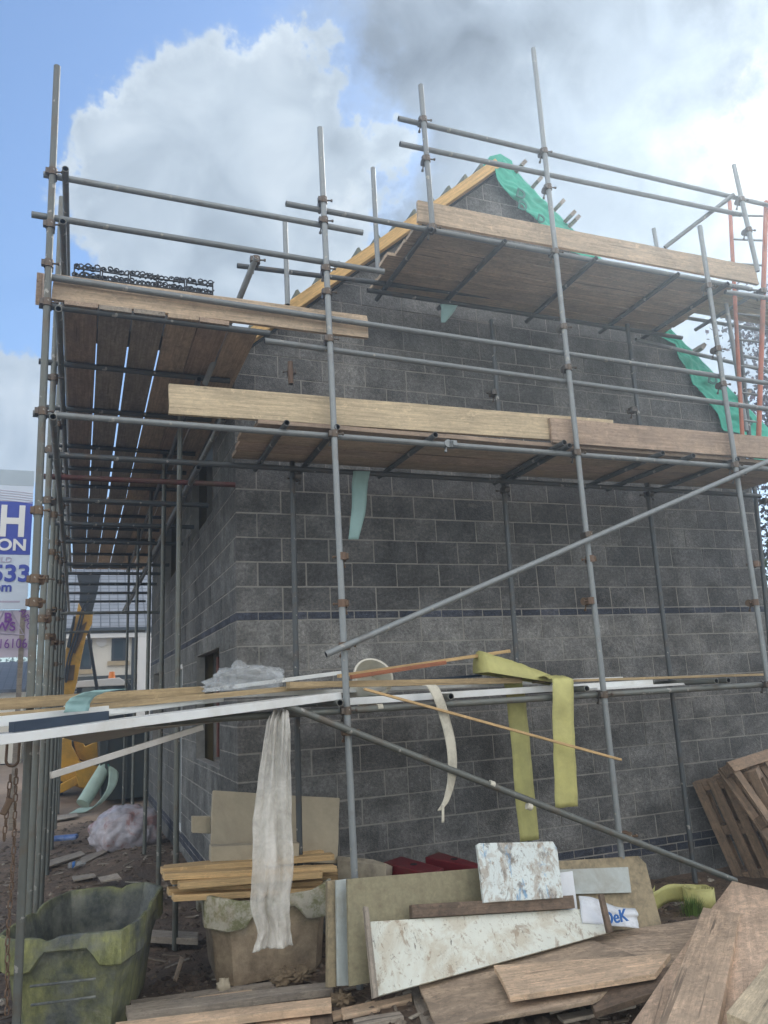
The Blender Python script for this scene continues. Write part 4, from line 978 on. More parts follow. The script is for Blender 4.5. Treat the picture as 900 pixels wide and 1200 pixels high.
# ------------------------------------------------------------------ battens and insulation at tub 2
rows = [(190, 1018, 392, 1001, -.62), (193, 1024, 395, 1015, -.72), (202, 1029, 396, 1018, -.62), (211, 1035, 378, 1022, -.80), (198, 1042, 388, 1032, -.66), (204, 1049, 385, 1040, -.75), (194, 1016, 380, 997, -.35), (260, 1047, 408, 1024, -.35)]
LB = ['longest batten at the left tip of the stack on the brown tub', 'batten second from the top of the stack on the brown tub', 'batten in the middle of the stack on the brown tub', 'short batten set back at the left in the stack on the brown tub', 'batten just above the lowest on the brown tub', 'lowest bright batten resting on the brown tub rim', 'topmost rear batten of the stack on the brown tub', 'batten sticking out right behind the stack on the brown tub']
z = .57
zs_ = [.735, .70, .665, .63, .60, .565, .74, .60]
for i, (x1, y1, x2, y2, Y) in enumerate(rows):
    a = at(x1, y1, Y=Y); b_ = at(x2, y2, Y=Y+.06)
    o = plank('timber_batten', a-V((0, 0, 0)), b_, (0, 0, -1), .043, .09, 'cls', warp=.001); tag(o, LB[i], 'batten', 'battens on the brown tub')
a = at(248, 992, Y=-.52); b_ = at(351, 988, Y=-.52); o = plank('timber_block', a, b_, (0, 0, -1), .105, .1, 'foam', warp=.002); tag(o, 'square beige block lying on top of the batten stack', 'block')
o = slab('insulation_board', [at(250, 926, Y=-.10), at(330, 931, Y=-.11), at(330, 1004, Y=-.22), at(247, 1006, Y=-.22)], .05, 'foam', warp=.004, bevel=.006); tag(o, 'left beige insulation board leaning behind the hanging polythene', 'insulation board')
o = slab('insulation_board', [at(322, 931, Y=-.16), at(398, 935, Y=-.14), at(396, 1012, Y=-.24), at(320, 1010, Y=-.27)], .05, 'foam', warp=.004, bevel=.006); tag(o, 'right beige insulation board leaning right of the hanging polythene', 'insulation board')
o = slab('insulation_board', [at(225, 957, Y=-.06), at(247, 957, Y=-.06), at(247, 977, Y=-.06), at(225, 976, Y=-.06)], .06, 'foam', warp=.003); tag(o, 'small beige offcut sticking out left of the insulation boards', 'insulation board')
# stub wall / lintel
o = slab('concrete_lintel', [at(395, 1003, Y=-.28), at(437, 1007, Y=-.45), at(453, 1012, Y=-.62), at(452, 1027, Y=-.62), at(396, 1030, Y=-.3)], .12, 'concrete', warp=.002); tag(o, 'pale beige concrete block behind the middle tube, beside the red channels', 'concrete block')
for i, (P, lb) in enumerate((([(449, 1008), (470, 1004), (520, 1018), (503, 1024)], 'left crimson metal channel lying behind the leaning boards'), ([(498, 1002), (514, 999), (561, 1012), (560, 1017)], 'right crimson metal channel lying behind the leaning boards'))):
    a, b_, c, d = [V(p) for p in (at(*P[0], Y=-.42), at(*P[1], Y=-.25), at(*P[2], Y=-.85), at(*P[3], Y=-.95))]
    z = (a.z+b_.z+c.z+d.z)/4; pts = [V((p.x, p.y, z+(p.z-z)*.3)) for p in (a, b_, c, d)]
    o = slab('metal_channel', pts, .09, 'crimson', warp=.001, bevel=.006); tag(o, lb, 'metal channel', 'crimson channels')
    cc = sum(pts, V((0, 0, 0)))/4; B_ = MB(); B_.tube(cc+V((0, 0, .002)), cc+V((0, 0, .006)), .028, 14, False); h = B_.build('slot', 'hole', None); h.parent = o; h.matrix_parent_inverse = o.matrix_world.inverted()
for i in range(2):
    pass

# ------------------------------------------------------------------ leaning sheets
def lean(name, P, Ys, t, m, label, cat='board', **k):
    o = slab(name, [at(x, y, Y=Y+LS) for (x, y), Y in zip(P, Ys)], t, m, **k); return tag(o, label, cat)
LS = -.66
lean('leaning_panel', [(384, 1032), (394, 1031), (394, 1156), (384, 1157)], [-.85, -.85, -1.0, -1.0], .05, 'chip_beige', 'narrow edge-on beige panel at the left end of the leaning boards')
lean('leaning_panel', [(394, 1031), (411, 1030), (411, 1155), (396, 1156)], [-.90, -.90, -1.05, -1.05], .03, 'chip_pale', 'pale grey panel edge left of the green-beige chipboard')
lean('chipboard_sheet', [(407, 1030), (566, 1017), (600, 1120), (410, 1156)], [-1.0, -.85, -1.0, -1.18], .018, 'chip', 'large green-beige chipboard sheet leaning behind the stained boards', bevel=.001)
lean('chipboard_sheet', [(625, 1011), (748, 1003), (757, 1012), (776, 1087), (640, 1095)], [-.82, -.75, -.75, -1.0, -1.0], .018, 'chip_beige', 'beige chipboard with a cut corner right of the paint smeared board', bevel=.001)
lean('laminate_sheet', [(655, 1019), (736, 1016), (740, 1046), (660, 1048)], [-.87, -.82, -.9, -.93], .008, 'chip_pale', 'pale grey sheet fixed across the beige chipboard', bevel=.001)
lean('foam_sheet', [(655, 1023), (671, 1021), (677, 1066), (659, 1066)], [-.95, -.95, -1.02, -1.02], .03, 'tarp', 'narrow white panel beside the paint smeared board')
lean('smeared_board', [(559, 990), (562, 988), (648, 986), (653, 994), (660, 1052), (567, 1058)], [-.98, -.98, -.95, -.95, -1.08, -1.1], .025, 'ply_blue', 'square white board smeared with blue and brown paint', warp=.002)
lean('timber_plank', [(483, 1060), (672, 1049), (674, 1064), (483, 1076)], [-1.10, -1.05, -1.08, -1.12], .045, 'plank_dark', 'dark brown plank lying behind the long stained board')
lean('stained_board', [(434, 1080), (712, 1063), (716, 1092), (440, 1168)], [-1.12, -1.02, -1.18, -1.32], .02, 'ply_white', 'long whitish stained plywood board leaning at the front', warp=.003, bevel=.001)
lean('timber_batten', [(427, 1062), (432, 1063), (444, 1168), (438, 1170)], [-1.16, -1.16, -1.36, -1.36], .04, 'board_grey', 'nail-studded upright batten at the left edge of the long stained board')
lean('timber_batten', [(703, 1048), (708, 1048), (719, 1092), (713, 1093)], [-1.2, -1.2, -1.28, -1.28], .03, 'plank_dark', 'short dark batten upright before the printed wrapper')
# printed wrapper
vs = []; B_ = MB()
gx, gy = 16, 10; c0, c1_, c2_, c3 = at(678, 1050, Y=-.98+LS), at(744, 1066, Y=-1.05+LS), at(749, 1088, Y=-1.14+LS), at(682, 1082, Y=-1.12+LS)
for j in range(gy+1):
    for i in range(gx+1):
        u, v_ = i/gx, j/gy; p = c0.lerp(c1_, u).lerp(c3.lerp(c2_, u), v_); p.z += .012*math.sin(u*7)*(1-v_); p.y -= .03*math.exp(-((v_-.25)/.14)**2)*min(1, u*2)+.008*noise.noise(V((u*6, v_*6, 0))); vs.append(p)
B_.add(vs, [(j*(gx+1)+i, j*(gx+1)+i+1, (j+1)*(gx+1)+i+1, (j+1)*(gx+1)+i) for j in range(gy) for i in range(gx)])
o = B_.build('printed_wrapper', 'tarp', smooth=True); o.modifiers.new('s', 'SOLIDIFY').thickness = .003; tag(o, 'crumpled white plastic wrapper with blue lettering on the chipboard', 'wrapper')
tx = text('lettering', 'DeK', at(709, 1084, Y=-1.18+LS), (1, .05, -.02), (0, .2, 1), .11, 'blue_print', o, bold=.012); tx.matrix_parent_inverse = o.matrix_world.inverted()

# ------------------------------------------------------------------ heap of muddy sheets and planks in the right foreground
def flat(name, P, Zs, t, m, label, cat='board', **k):
    if not hasattr(Zs, '__len__'): Zs = [Zs]*len(P)
    o = slab(name, [at(x, y, Z=z) for (x, y), z in zip(P, Zs)], t, m, **k); return tag(o, label, cat)
flat('muddy_sheet', [(536, 1118), (700, 1094), (836, 1074), (822, 1105), (770, 1140), (560, 1150)], [.13, .15, .17, .20, .19, .15], .02, 'ply_mud', 'wide mud-caked plywood sheet under the other foreground boards', warp=.012)
flat('muddy_sheet', [(484, 1137), (690, 1100), (770, 1128), (695, 1172), (511, 1204)], [.17, .20, .215, .18, .13], .022, 'ply_mud', 'brown muddy plywood sheet at the bottom left of the foreground heap', warp=.012)
flat('timber_plank', [(474, 1143), (486, 1140), (516, 1205), (498, 1208)], [.11, .11, .06, .06], .04, 'board_grey', 'grey plank edge showing left of the muddy plywood sheet')
flat('timber_plank', [(579, 1131), (786, 1117), (768, 1141), (597, 1168)], [.235, .27, .26, .225], .032, 'plank_dirty', 'split brown plank lying across the muddy plywood sheet', warp=.004)
flat('timber_plank', [(685, 1157), (796, 1130), (775, 1160), (697, 1186)], [.20, .25, .20, .13], .04, 'plank_dark', 'thick grey-brown timber under the split plank')
flat('timber_plank', [(652, 1189), (740, 1172), (745, 1177), (660, 1196)], [.06, .08, .08, .06], .02, 'board_grey', 'thin grey lath on the mud below the thick timber')
flat('chipboard_sheet', [(858, 1032), (935, 1052), (1010, 1210), (722, 1225), (818, 1085)], [.34, .42, .62, .40, .34], .022, 'osb', 'big trodden orange-brown chipboard sheet at the lower right corner', warp=.006)
flat('timber_plank', [(824, 1063), (867, 1070), (838, 1215), (767, 1210)], [.40, .42, .56, .54], .04, 'plank_dirty', 'broad plank pointing away across the trodden chipboard', warp=.004)
flat('timber_plank', [(905, 1122), (990, 1150), (960, 1235), (851, 1186)], [.50, .52, .62, .60], .05, 'board_fresh', 'pale plank end in the lower right corner of the heap', warp=.003)
# lower-left pile
bl = [((147, 1178), (390, 1150), (391, 1158), (150, 1188), .12, 'board_grey', 'weathered plank along the back of the bottom left timber pile'),
      ((135, 1198), (388, 1168), (389, 1177), (137, 1208), .16, 'plank_dirty', 'front brown plank of the bottom left timber pile'),
      ((152, 1172), (330, 1148), (331, 1152), (154, 1177), .07, 'board_grey', 'thin grey plank furthest back in the bottom left pile'),
      ((300, 1196), (362, 1188), (364, 1203), (300, 1210), .10, 'plank_dirty', 'short brown offcut under the front plank of the pile')]
for a, b_, c, d, z, m, lb in bl: flat('timber_plank', [a, b_, c, d], z, .05, m, lb, group=None) if False else flat('timber_plank', [a, b_, c, d], z, .045, m, lb, warp=.006)
flat('timber_plank', [(388, 1185), (482, 1164), (483, 1170), (390, 1192)], [.07, .10, .10, .07], .03, 'plank_dirty', 'narrow brown lath pointing at the stained board')
flat('timber_block', [(443, 1176), (478, 1166), (484, 1180), (450, 1192)], .07, .05, 'plank_dark', 'small dark block on the mud below the stained board')
flat('timber_block', [(363, 1182), (388, 1178), (390, 1198), (365, 1203)], .09, .08, 'plank_dark', 'dark square timber end at the right of the bottom left pile')
c = at(262, 1157, Z=.08); crumple('foam_lump', c, .045, .04, .05, 'foam', .5, 'small yellowish foam lump by the foot of the brown tub', 'foam lump', 4, 3, 2)
for i, (px, py, r_, lb) in enumerate(((332, 1147, .07, 'brown crumpled sacking scrap left of the other before the tub'), (352, 1143, .065, 'brown crumpled sacking scrap right of the other before the tub'), (400, 1172, .06, 'torn pale brown scrap right of the timber pile'))):
    c = at(px, py, Z=.08); crumple('sacking_scrap', c, r_, r_*.8, r_*.7, 'glove', 1.0, lb, 'scrap', 6, 4, i+11)
for P, z, m, lb in (([(398, 1181), (440, 1172), (446, 1180), (402, 1190)], .09, 'plank_dirty', 'short broken offcut lying below the pale chipboard'),
    ([(412, 1194), (470, 1184), (474, 1190), (416, 1202)], .08, 'board_grey', 'grey splintered strip at the bottom edge centre'),
    ([(540, 1192), (612, 1180), (616, 1186), (544, 1199)], .10, 'plank_dirty', 'thin brown lath below the big muddy sheet'),
    ([(228, 1168), (296, 1160), (297, 1164), (230, 1173)], .11, 'plank_dirty', 'thin brown strip lying on the bottom left timber pile'),
    ([(636, 1176), (676, 1166), (684, 1172), (644, 1184)], .12, 'board_grey', 'small grey offcut left of the thick dark timber')):
    flat('wood_offcut', P, z, .025, m, lb, warp=.01)
# loose slat between the tubs
flat('wood_scrap', [(211, 1120), (216, 1122), (207, 1149), (203, 1147)], .03, .015, 'board', 'small wooden slat lying on mud between the two tubs')
flat('timber_plank', [(170, 1089), (232, 1092), (232, 1100), (168, 1097)], .05, .05, 'board_grey', 'grey board end on the ground between the two tubs')
# soil-side planks further back
for i, (P, lb) in enumerate((([(50, 1010), (95, 997), (100, 1001), (52, 1017)], 'grey slat nearest the blue wrapper on the mud path'), ([(85, 1018), (125, 998), (132, 992), (96, 1004)], 'grey flat offcut right of the slat on the mud path'), ([(60, 957), (90, 952), (92, 956), (62, 962)], 'pale slat far up the mud path beside the tubes'), ([(84, 1027), (110, 1023), (112, 1026), (86, 1031)], 'small pale slat below the clear bottle'), ([(115, 1028), (138, 1023), (142, 1029), (118, 1033)], 'dark flat scrap right of the small pale slat'))):
    flat('wood_scrap', P, [gh(*at(x, y, Z=.05).xy)+.05 for x, y in P], .02, 'board_grey', lb)

# ------------------------------------------------------------------ yellow roll and grass tuft by the wall
RC = at(820, 1062, Z=.03); RC = V((RC.x, RC.y, .02)); B_ = MB(); vs = []; n = 150
for i in range(n):
    a_ = i/n*2*math.pi*5; r_ = .04+.095*i/n; vs += [RC+V((math.cos(a_)*r_, math.sin(a_)*r_, 0)), RC+V((math.cos(a_)*r_, math.sin(a_)*r_, .155+.004*math.sin(i)))]
B_.add(vs, [(2*i, 2*i+2, 2*i+3, 2*i+1) for i in range(n-1)]); o = B_.build('membrane_roll', 'yellow_dpc', smooth=True); o.modifiers.new('s', 'SOLIDIFY').thickness = .008
tag(o, 'yellow membrane roll standing on the mud near the pallets', 'membrane roll')
e = RC+V((-.02, .14, .08)); o = ribbon('membrane_tail', [e+V((.05, 0, 0)), e+V((-.15, .02, .02)), e+V((-.38, -.05, .0)), at(768, 1047, Z=.08)], (0, 0, 1), .14, 'yellow_dpc', thick=.004); tag(o, 'loose yellow membrane tail curling left from the standing roll', 'membrane strip')
B_ = MB(); gc = at(812, 1072, Z=.02)
for i in range(260):
    a_ = random.random()*6.28; r_ = abs(random.gauss(0, .06)); p = gc+V((math.cos(a_)*r_, math.sin(a_)*r_*.7, -.01)); h_ = random.uniform(.06, .17); l_ = V((math.cos(a_), math.sin(a_), 0))*random.uniform(.0, .09); w_ = V((-math.sin(a_), math.cos(a_), 0))*.0035
    B_.add([p-w_, p+w_, p+w_*.6+l_*.4+V((0, 0, h_*.6)), p-w_*.6+l_*.4+V((0, 0, h_*.6)), p+l_+V((0, 0, h_))], [(0, 1, 2, 3), (3, 2, 4)], random.random())
o = B_.build('grass_tuft', 'grass', tone=True); tag(o, 'small green grass tuft growing in front of the yellow roll', 'grass tuft')

# ------------------------------------------------------------------ pallets
def pallet(TL, px, pn, label, Lx=1.2, Ly=1.0, rows_=7, sg=1):
    px = V(px).normalized(); pn = V(pn); pn = (pn-px*pn.dot(px)).normalized(); py = pn.cross(px).normalized()
    P0 = V(TL)-px*Lx-py*Ly; root = empty('pallet', P0, label, 'pallet', 'pallets leaning on the wall')
    def bd(c, hx, hy, hz, nm):
        B_ = MB(); j = V((random.uniform(-.006, .006), random.uniform(-.006, .006), random.uniform(-.006, .006)))
        B_.box(P0+px*c[0]+py*c[1]+pn*c[2]*sg+j*.3, px*hx+j, py*hy, pn*hz); B_.build(nm, 'pallet', root, rot=frame(px if hx > hy else py, pn), bevel=.003)
    for i in range(rows_): bd((Lx/2, .05+i*(Ly-.1)/(rows_-1), .0), Lx/2, .052 if sg < 0 else .045, .009, 'deck_slat')
    for x in (.05, Lx/2, Lx-.05): bd((x, Ly/2, -.02), .05, Ly/2, .009, 'stringer')
    for x in (.05, Lx/2, Lx-.05):
        for y in (.06, Ly/2, Ly-.06): bd((x, y, -.075), .05, .06, .044, 'block')
    for y in (.05, Ly/2, Ly-.05): bd((Lx/2, y, -.13), Lx/2, .045, .009, 'bottom_slat')
    if sg < 0:
        for x in (.05, Lx-.05): bd((x, Ly/2, -.15), .05, Ly/2, .009, 'bottom_slat')
    return root
pallet(at(811, 918, Y=-.14), (-.22, .18, .95), (-.86, -.50, .10), 'left pallet seen edge-on leaning at the wall behind the front pallet', 1.0, .55, 4)
pallet(at(829, 916, Y=-.30), (-.25, .16, .95), (-.90, -.42, .10), 'middle narrow pallet standing between the two others', 1.0, .50, 4)
pallet(at(842, 902, Y=-.48), (-.15, .5, .85), (.025, -.85, .505), 'front pallet seen from its underside leaning over the others', 1.15, 1.05, 8, -1)

# ------------------------------------------------------------------ things up the path on the left
c = at(155, 962, Z=.22); crumple('waste_bag', V((-.60, 4.9, .27)), .45, .40, .33, 'bag', .13, 'full see-through waste bag with pinkish rubbish against the wall', 'waste bag', 5, 5, 4, -.75)
c = at(76, 986, Z=.06); B_ = MB(); B_.box(c+V((0, 0, .05)), V((.17, -.03, 0)), V((.02, .07, 0)), V((0, 0, .035))); o = B_.build('blue_wrapper', plain('blue_plastic', (.05, .16, .50), .4, 0, .3, 7, .3, .35, (.55, .6, .7)), bevel=.03); tag(o, 'crumpled blue and white plastic wrapper lying on the mud path', 'wrapper')
c = at(90, 1016, Z=.06); B_ = MB(); d = V((.98, -.1, 0)).normalized()
for a_, b_, r1, r2 in ((0, .03, .03, .036), (.03, .14, .036, .036), (.14, .18, .036, .014), (.18, .20, .014, .014)): B_.tube(c+d*a_+V((-.1, 0, .03)), c+d*b_+V((-.1, 0, .03)), r1, 16, False, r2=r2)
o = B_.build('plastic_bottle', 'clear', auto=40); tag(o, 'clear plastic water bottle lying on the mud path', 'bottle')
B_ = MB(); B_.tube(c+d*.05+V((-.1, 0, .03)), c+d*.08+V((-.1, 0, .03)), .0368, 16, False); l_ = B_.build('bottle_label', 'blue_print', None); l_.parent = o; l_.matrix_parent_inverse = o.matrix_world.inverted()
# green membrane roll leaning
a = at(97, 942, Z=.12); tp = at(127, 893, Y=a.y+.5); o_ = MB(); o_.tube(a, tp, .13, 20, False); o = o_.build('membrane_roll', 'paleroll', auto=40); tag(o, 'pale green and white roll of roofing membrane slanting by the digger', 'membrane roll')
o = ribbon('membrane_tail', [tp+V((.1, -.1, -.05)), tp.lerp(a, .5)+V((.28, -.2, -.1)), a+V((.2, -.25, -.05)), a+V((-.15, -.3, -.07))], (.6, .6, .2), .28, 'paleroll', thick=.01); tag(o, 'loose flap of pale green membrane trailing from the slanting roll', 'membrane')
B_ = MB(); B_.tube(a.lerp(tp, .86), a.lerp(tp, .97), .134, 20, False); l_ = B_.build('green_band', 'teal', None); l_.parent = bpy.data.objects['membrane_roll.001']; l_.matrix_parent_inverse = l_.parent.matrix_world.inverted()
# skip with timber on top
A0 = at(128, 938, Z=.1); SK = empty('skip', A0, 'dark blue-grey metal skip at the end of the side wall', 'skip')
B_ = MB(); zt = 1.35
q = [(A0.x-.15, A0.y), (A0.x+1.6, A0.y+.0), (A0.x+1.6, A0.y+1.7), (A0.x-.15, A0.y+1.7)]
B_.add([(x-(.08 if i in (0, 3) else 0), y, zt) for i, (x, y) in enumerate(q)]+[(x, y, .1) for x, y in q], [(3, 2, 1, 0), (4, 5, 6, 7), (0, 1, 5, 4), (1, 2, 6, 5), (2, 3, 7, 6), (3, 0, 4, 7)]); B_.build('body', 'skip', SK, bevel=.02)
for i in range(5):
    B_ = MB(); x = A0.x-.1+i*.38; B_.bb((x, A0.y-.05, .15), (x+.05, A0.y-.002, zt-.06)); B_.build('rib', 'skip', SK, bevel=.006)
B_ = MB(); B_.bb((A0.x-.22, A0.y-.07, zt-.05), (A0.x+1.65, A0.y-.003, zt+.03)); B_.build('rim', 'skip', SK, bevel=.01)
for i, (dz, dx, m) in enumerate(((.06, -.12, 'board_grey'), (.13, -.05, 'board'))):
    o = plank('timber_plank', V((A0.x+dx, A0.y, zt+dz)), V((A0.x+1.5, A0.y+.1, zt+dz+.02)), (0, 1, 0), .3, .05, m); tag(o, ['lower', 'upper'][i]+' board lying on top of the dark skip', 'board')

# ------------------------------------------------------------------ digger
DY = 12.0
DG = empty('backhoe_digger', at(90, 925, Y=DY), 'yellow backhoe digger with raised rear boom and orange beacon', 'digger')
def prism(name, P, Y0, Y1, m, par=DG, bevel=.015):
    a = [at(x, y, Y=Y0) for x, y in P]; b_ = [V((p.x, Y1, p.z)) for p in a]; n = len(a); B_ = MB()
    B_.add(a+b_, [tuple(range(n-1, -1, -1)), tuple(range(n, 2*n))]+[(i, (i+1) % n, (i+1) % n+n, i+n) for i in range(n)]); return B_.build(name, m, par, bevel=bevel)
bo = prism('boom', [(66, 812), (68, 792), (76, 765), (84, 735), (90, 718), (92, 706), (97, 716), (109, 719), (108, 730), (101, 745), (96, 768), (90, 800), (86, 815)], DY, DY+.28, 'yellow_paint')
for P in ([(92, 736), (102, 728), (96, 748), (88, 766), (84, 764)], [(78, 780), (88, 779), (86, 797), (76, 798)]):
    a = [at(x, y, Y=DY-.03) for x, y in P]; o = slab('boom_recess', a, .02, 'rust', DG, warp=0)
prism('hydraulic_pipe', [(78, 758), (86, 722), (89, 722), (82, 760)], DY-.1, DY-.04, 'dark_paint')
prism('dipper', [(92, 716), (94, 690), (90, 672), (118, 672), (115, 690), (108, 718), (104, 724)], DY+.35, DY+.6, 'dark_paint')
prism('dipper_rod', [(97, 715), (101, 715), (116, 808), (112, 809)], DY+.7, DY+.78, 'dark_paint')
prism('king_post', [(63, 872), (83, 860), (84, 875), (98, 900), (112, 905), (112, 925), (95, 924), (70, 915)], DY-.4, DY+.2, 'yellow_paint')
prism('stabiliser_leg', [(58, 935), (58, 926), (92, 908), (98, 915), (75, 928)], DY-.7, DY-.55, 'yellow_paint')
prism('digging_bucket', [(88, 905), (92, 893), (104, 896), (116, 899), (116, 918), (106, 925), (92, 922)], DY-.9, DY-.3, 'yellow_paint')
prism('swing_arch', [(84, 860), (92, 862), (100, 875), (115, 868), (124, 862), (130, 872), (128, 884), (104, 895), (90, 888)], DY-.1, DY+.1, 'yellow_paint')
for dx_, c_ in ((0, 'dark_paint'), (3, 'dark_paint')):
    hp = [at(x+dx_, y, Y=DY-.08) for x, y in ((74, 800), (80, 770), (90, 738), (97, 712), (104, 700))]
    B_ = MB()
    for p_, q_ in zip(hp, hp[1:]): B_.tube(p_, q_, .022, 8, False)
    B_.build('hose', c_, DG, auto=50)
cb = prism('cab', [(88, 875), (90, 806), (95, 799), (150, 797), (154, 804), (156, 870)], DY+1.2, DY+2.6, 'dark_paint')
for P in ([(96, 806), (120, 805), (120, 835), (95, 836)], [(123, 805), (149, 804), (151, 834), (123, 835)]):
    a = [at(x, y, Y=DY+1.17) for x, y in P]; slab('window', a, .02, 'glass', DG, warp=0)
prism('cab_roof', [(86, 806), (92, 798), (140, 794), (148, 799), (150, 803)], DY+1.1, DY+2.7, 'white_paint')
p = at(131, 795, Y=DY+1.5); B_ = MB(); B_.tube(p, p+V((0, 0, .16)), .085, 16, False, r2=.06); B_.build('beacon', 'orange_glass', DG, auto=40)
for x in (-1.7, .35):
    for dy in (1.0, 3.2):
        B_ = MB(); c = V((x, DY+dy, .62)); B_.tube(c-V((.2, 0, 0)), c+V((.2, 0, 0)), .6, 28, False); w_ = B_.build('wheel', 'black_rubber', DG, auto=40, bevel=.04)
        B_ = MB(); B_.tube(c-V((.22, 0, 0)), c+V((.22, 0, 0)), .28, 20, False); r_ = B_.build('rim', 'yellow_paint', DG, auto=40)
B_ = MB(); B_.bb((-1.5, DY+.3, .55), (.2, DY+4, 1.2)); B_.build('chassis', 'dark_paint', DG, bevel=.03)

# ------------------------------------------------------------------ neighbouring house
HY = 22.0
NH = empty('rendered_house', (-.2, HY, 0), 'cream rendered house with grey tiled roof behind the digger', 'house')
ez = at(120, 739, Y=HY).z; x0, x1 = -2.35, 9
B_ = MB(); B_.bb((x0, HY, -.2), (x1, HY+8, ez)); B_.build('wall', 'render_wall', NH)
def roof2(name, xa, xb, ya, yb, z0, z1, par, m):
    me = bpy.data.meshes.new(name); L = math.hypot(yb-ya, z1-z0)
    me.from_pydata([(xa, ya, z0), (xb, ya, z0), (xb, yb, z1), (xa, yb, z1), (xa, ya, z0-.12), (xb, ya, z0-.12), (xb, yb, z1-.12), (xa, yb, z1-.12), (xa, 2*yb-ya, z0), (xb, 2*yb-ya, z0)], [], [(0, 1, 2, 3), (4, 7, 6, 5), (0, 4, 5, 1), (3, 2, 9, 8), (0, 3, 7, 4), (1, 5, 6, 2)])
    uv = me.uv_layers.new(name='UVMap'); co = [(xa, 0), (xb, 0), (xb, L), (xa, L)]
    for li, loop in enumerate(me.polygons[0].loop_indices): uv.data[loop].uv = co[li]
    o = bpy.data.objects.new(name, me); COL.objects.link(o); me.materials.append(M[m]); o.parent = par; o.matrix_parent_inverse = Matrix.Translation(-par.location); return o
roof2('roof', x0-.3, x1+.3, HY-.45, HY+4, ez-.02, ez+3.4, NH, 'tiles')
B_ = MB(); B_.bb((x0-.3, HY-.55, ez-.06), (x1, HY-.46, ez+.06)); B_.build('gutter', 'anthracite', NH)
B_ = MB(); B_.bb((x0-.3, HY-.44, ez-.28), (x1, HY-.02, ez-.13)); B_.build('fascia', 'white_paint', NH)
def nwin(px0, py0, px1, py1):
    a = at(px0, py0, Y=HY); c = at(px1, py1, Y=HY)
    f = MB(); w_ = .09; xa, xb, za, zb = a.x, c.x, c.z, a.z
    f.bb((xa, HY-.03, za), (xa+w_, HY+.05, zb)); f.bb((xb-w_, HY-.03, za), (xb, HY+.05, zb)); f.bb((xa+w_, HY-.03, zb-w_), (xb-w_, HY+.05, zb)); f.bb((xa+w_, HY-.03, za), (xb-w_, HY+.05, za+w_))
    wn = f.build('window', 'anthracite', NH)
    for nm, m, bx in (('pane', 'glass', ((xa+w_, HY-.01, za+w_), (xb-w_, HY-.005, zb-w_))), ('sill', 'sill', ((xa-.12, HY-.10, za-.16), (xb+.12, HY-.004, za-.01)))):
        B_ = MB(); B_.bb(*bx); o = B_.build(nm, m, None); o.parent = wn; o.matrix_parent_inverse = wn.matrix_world.inverted()
nwin(131, 748, 147, 774); nwin(90, 750, 107, 784)
B_ = MB(); p = at(119, 752, Y=HY-.06); B_.tube(p, p+V((0, .08, 0)), .17, 20, False); B_.build('alarm_box', 'white_paint', NH)
B_ = MB(); a = at(75, 793, Y=HY-.03); c = at(150, 806, Y=HY-.03)
for k in range(5): B_.bb((x0, HY-.05, a.z-.16-k*.17), (1.0, HY-.003, a.z-.02-k*.17))
B_.build('cladding', 'skip', NH)
B_ = MB(); p = at(155, 800, Y=HY-.1); B_.tube((p.x, HY-.1, .0), (p.x, HY-.1, ez-.1), .05, 10, False); B_.build('downpipe', 'anthracite', NH)
B_ = MB(); p = at(165, 800, Y=HY-1.0); B_.bb((p.x-.12, HY-1.2, 0), (p.x+1.2, HY-.9, ez-.35)); B_.build('porch_wall', 'white_paint', NH)
# garage roof at the far left
GY = 26.0; a = at(-12, 812, Y=GY); t = at(29, 776, Y=GY)
GR = empty('garage', (a.x, GY, 0), 'low outbuilding with dark tiled roof at the far left', 'outbuilding')
roof2('roof', a.x-8, at(30, 790, Y=GY).x, GY, GY+4, a.z+.1, t.z+.25, GR, 'tiles_dark')
B_ = MB(); B_.bb((a.x-8, GY+.3, 0), (at(28, 800, Y=GY).x, GY+6, a.z)); B_.build('wall', 'render_wall', GR)

# ------------------------------------------------------------------ signs
SY = 8.0
def P8(x, y): return at(x, y, Y=SY)
SG = empty('site_sign', (P8(0, 770).x, SY, 0), 'tall blue and white site sign with large lettering at the far left', 'sign')
r1 = P8(40, 560).x; l1 = r1-2.6; zt = P8(20, 551).z; z572 = P8(20, 569).z; z715 = P8(20, 714).z
B_ = MB(); B_.bb((l1, SY, z715), (r1, SY+.02, z572)); B_.build('panel', 'sign_white', SG)
B_ = MB(); B_.bb((l1, SY, z572+.003), (r1, SY+.02, zt)); B_.build('header', 'sign_grey', SG)
za, zb = P8(20, 588).z, P8(20, 650).z; B_ = MB(); B_.bb((l1, SY-.006, zb), (P8(38, 600).x, SY-.001, za)); B_.build('blue_field', 'sign_blue', SG)
def st(body, px, py, size, m, par, align='RIGHT', bold=.03, sx=1): return text('lettering', body, P8(px, py)+V((0, -.012, 0)), (1, 0, 0), (0, 0, 1), size, m, par, align, bold, sx)
k_ = (SY-CAM.y)/FOC/.93
st('AH', 30, 628, 44*k_, 'white_paint', SG, sx=.78, bold=.03); st('ION', 31, 645, 16*k_, 'white_paint', SG, sx=1.05)
st('ILD', 14, 659, 7.5*k_, 'sign_lilac', SG, 'RIGHT', 0, 1.1); st('533', 35.5, 681, 23*k_, 'sign_blue', SG, sx=1.05); st('om', 14, 693, 13*k_, 'sign_blue', SG, bold=.025)
for i in range(5):
    B_ = MB()
    for j in range(10):
        x0_ = l1+1.6+j*.1; f_ = lambda x: .16*math.sqrt(max(0, 1-((x-(r1-1.0))/1.35)**2))
        p, q_ = V((x0_, SY-.004, z572-.25-i*.045+f_(x0_))), V((x0_+.1, SY-.004, z572-.25-i*.045+f_(x0_+.1))); B_.tube(p, q_, .006, 6, False)
    B_.build('arc_line', 'sign_pink', SG)
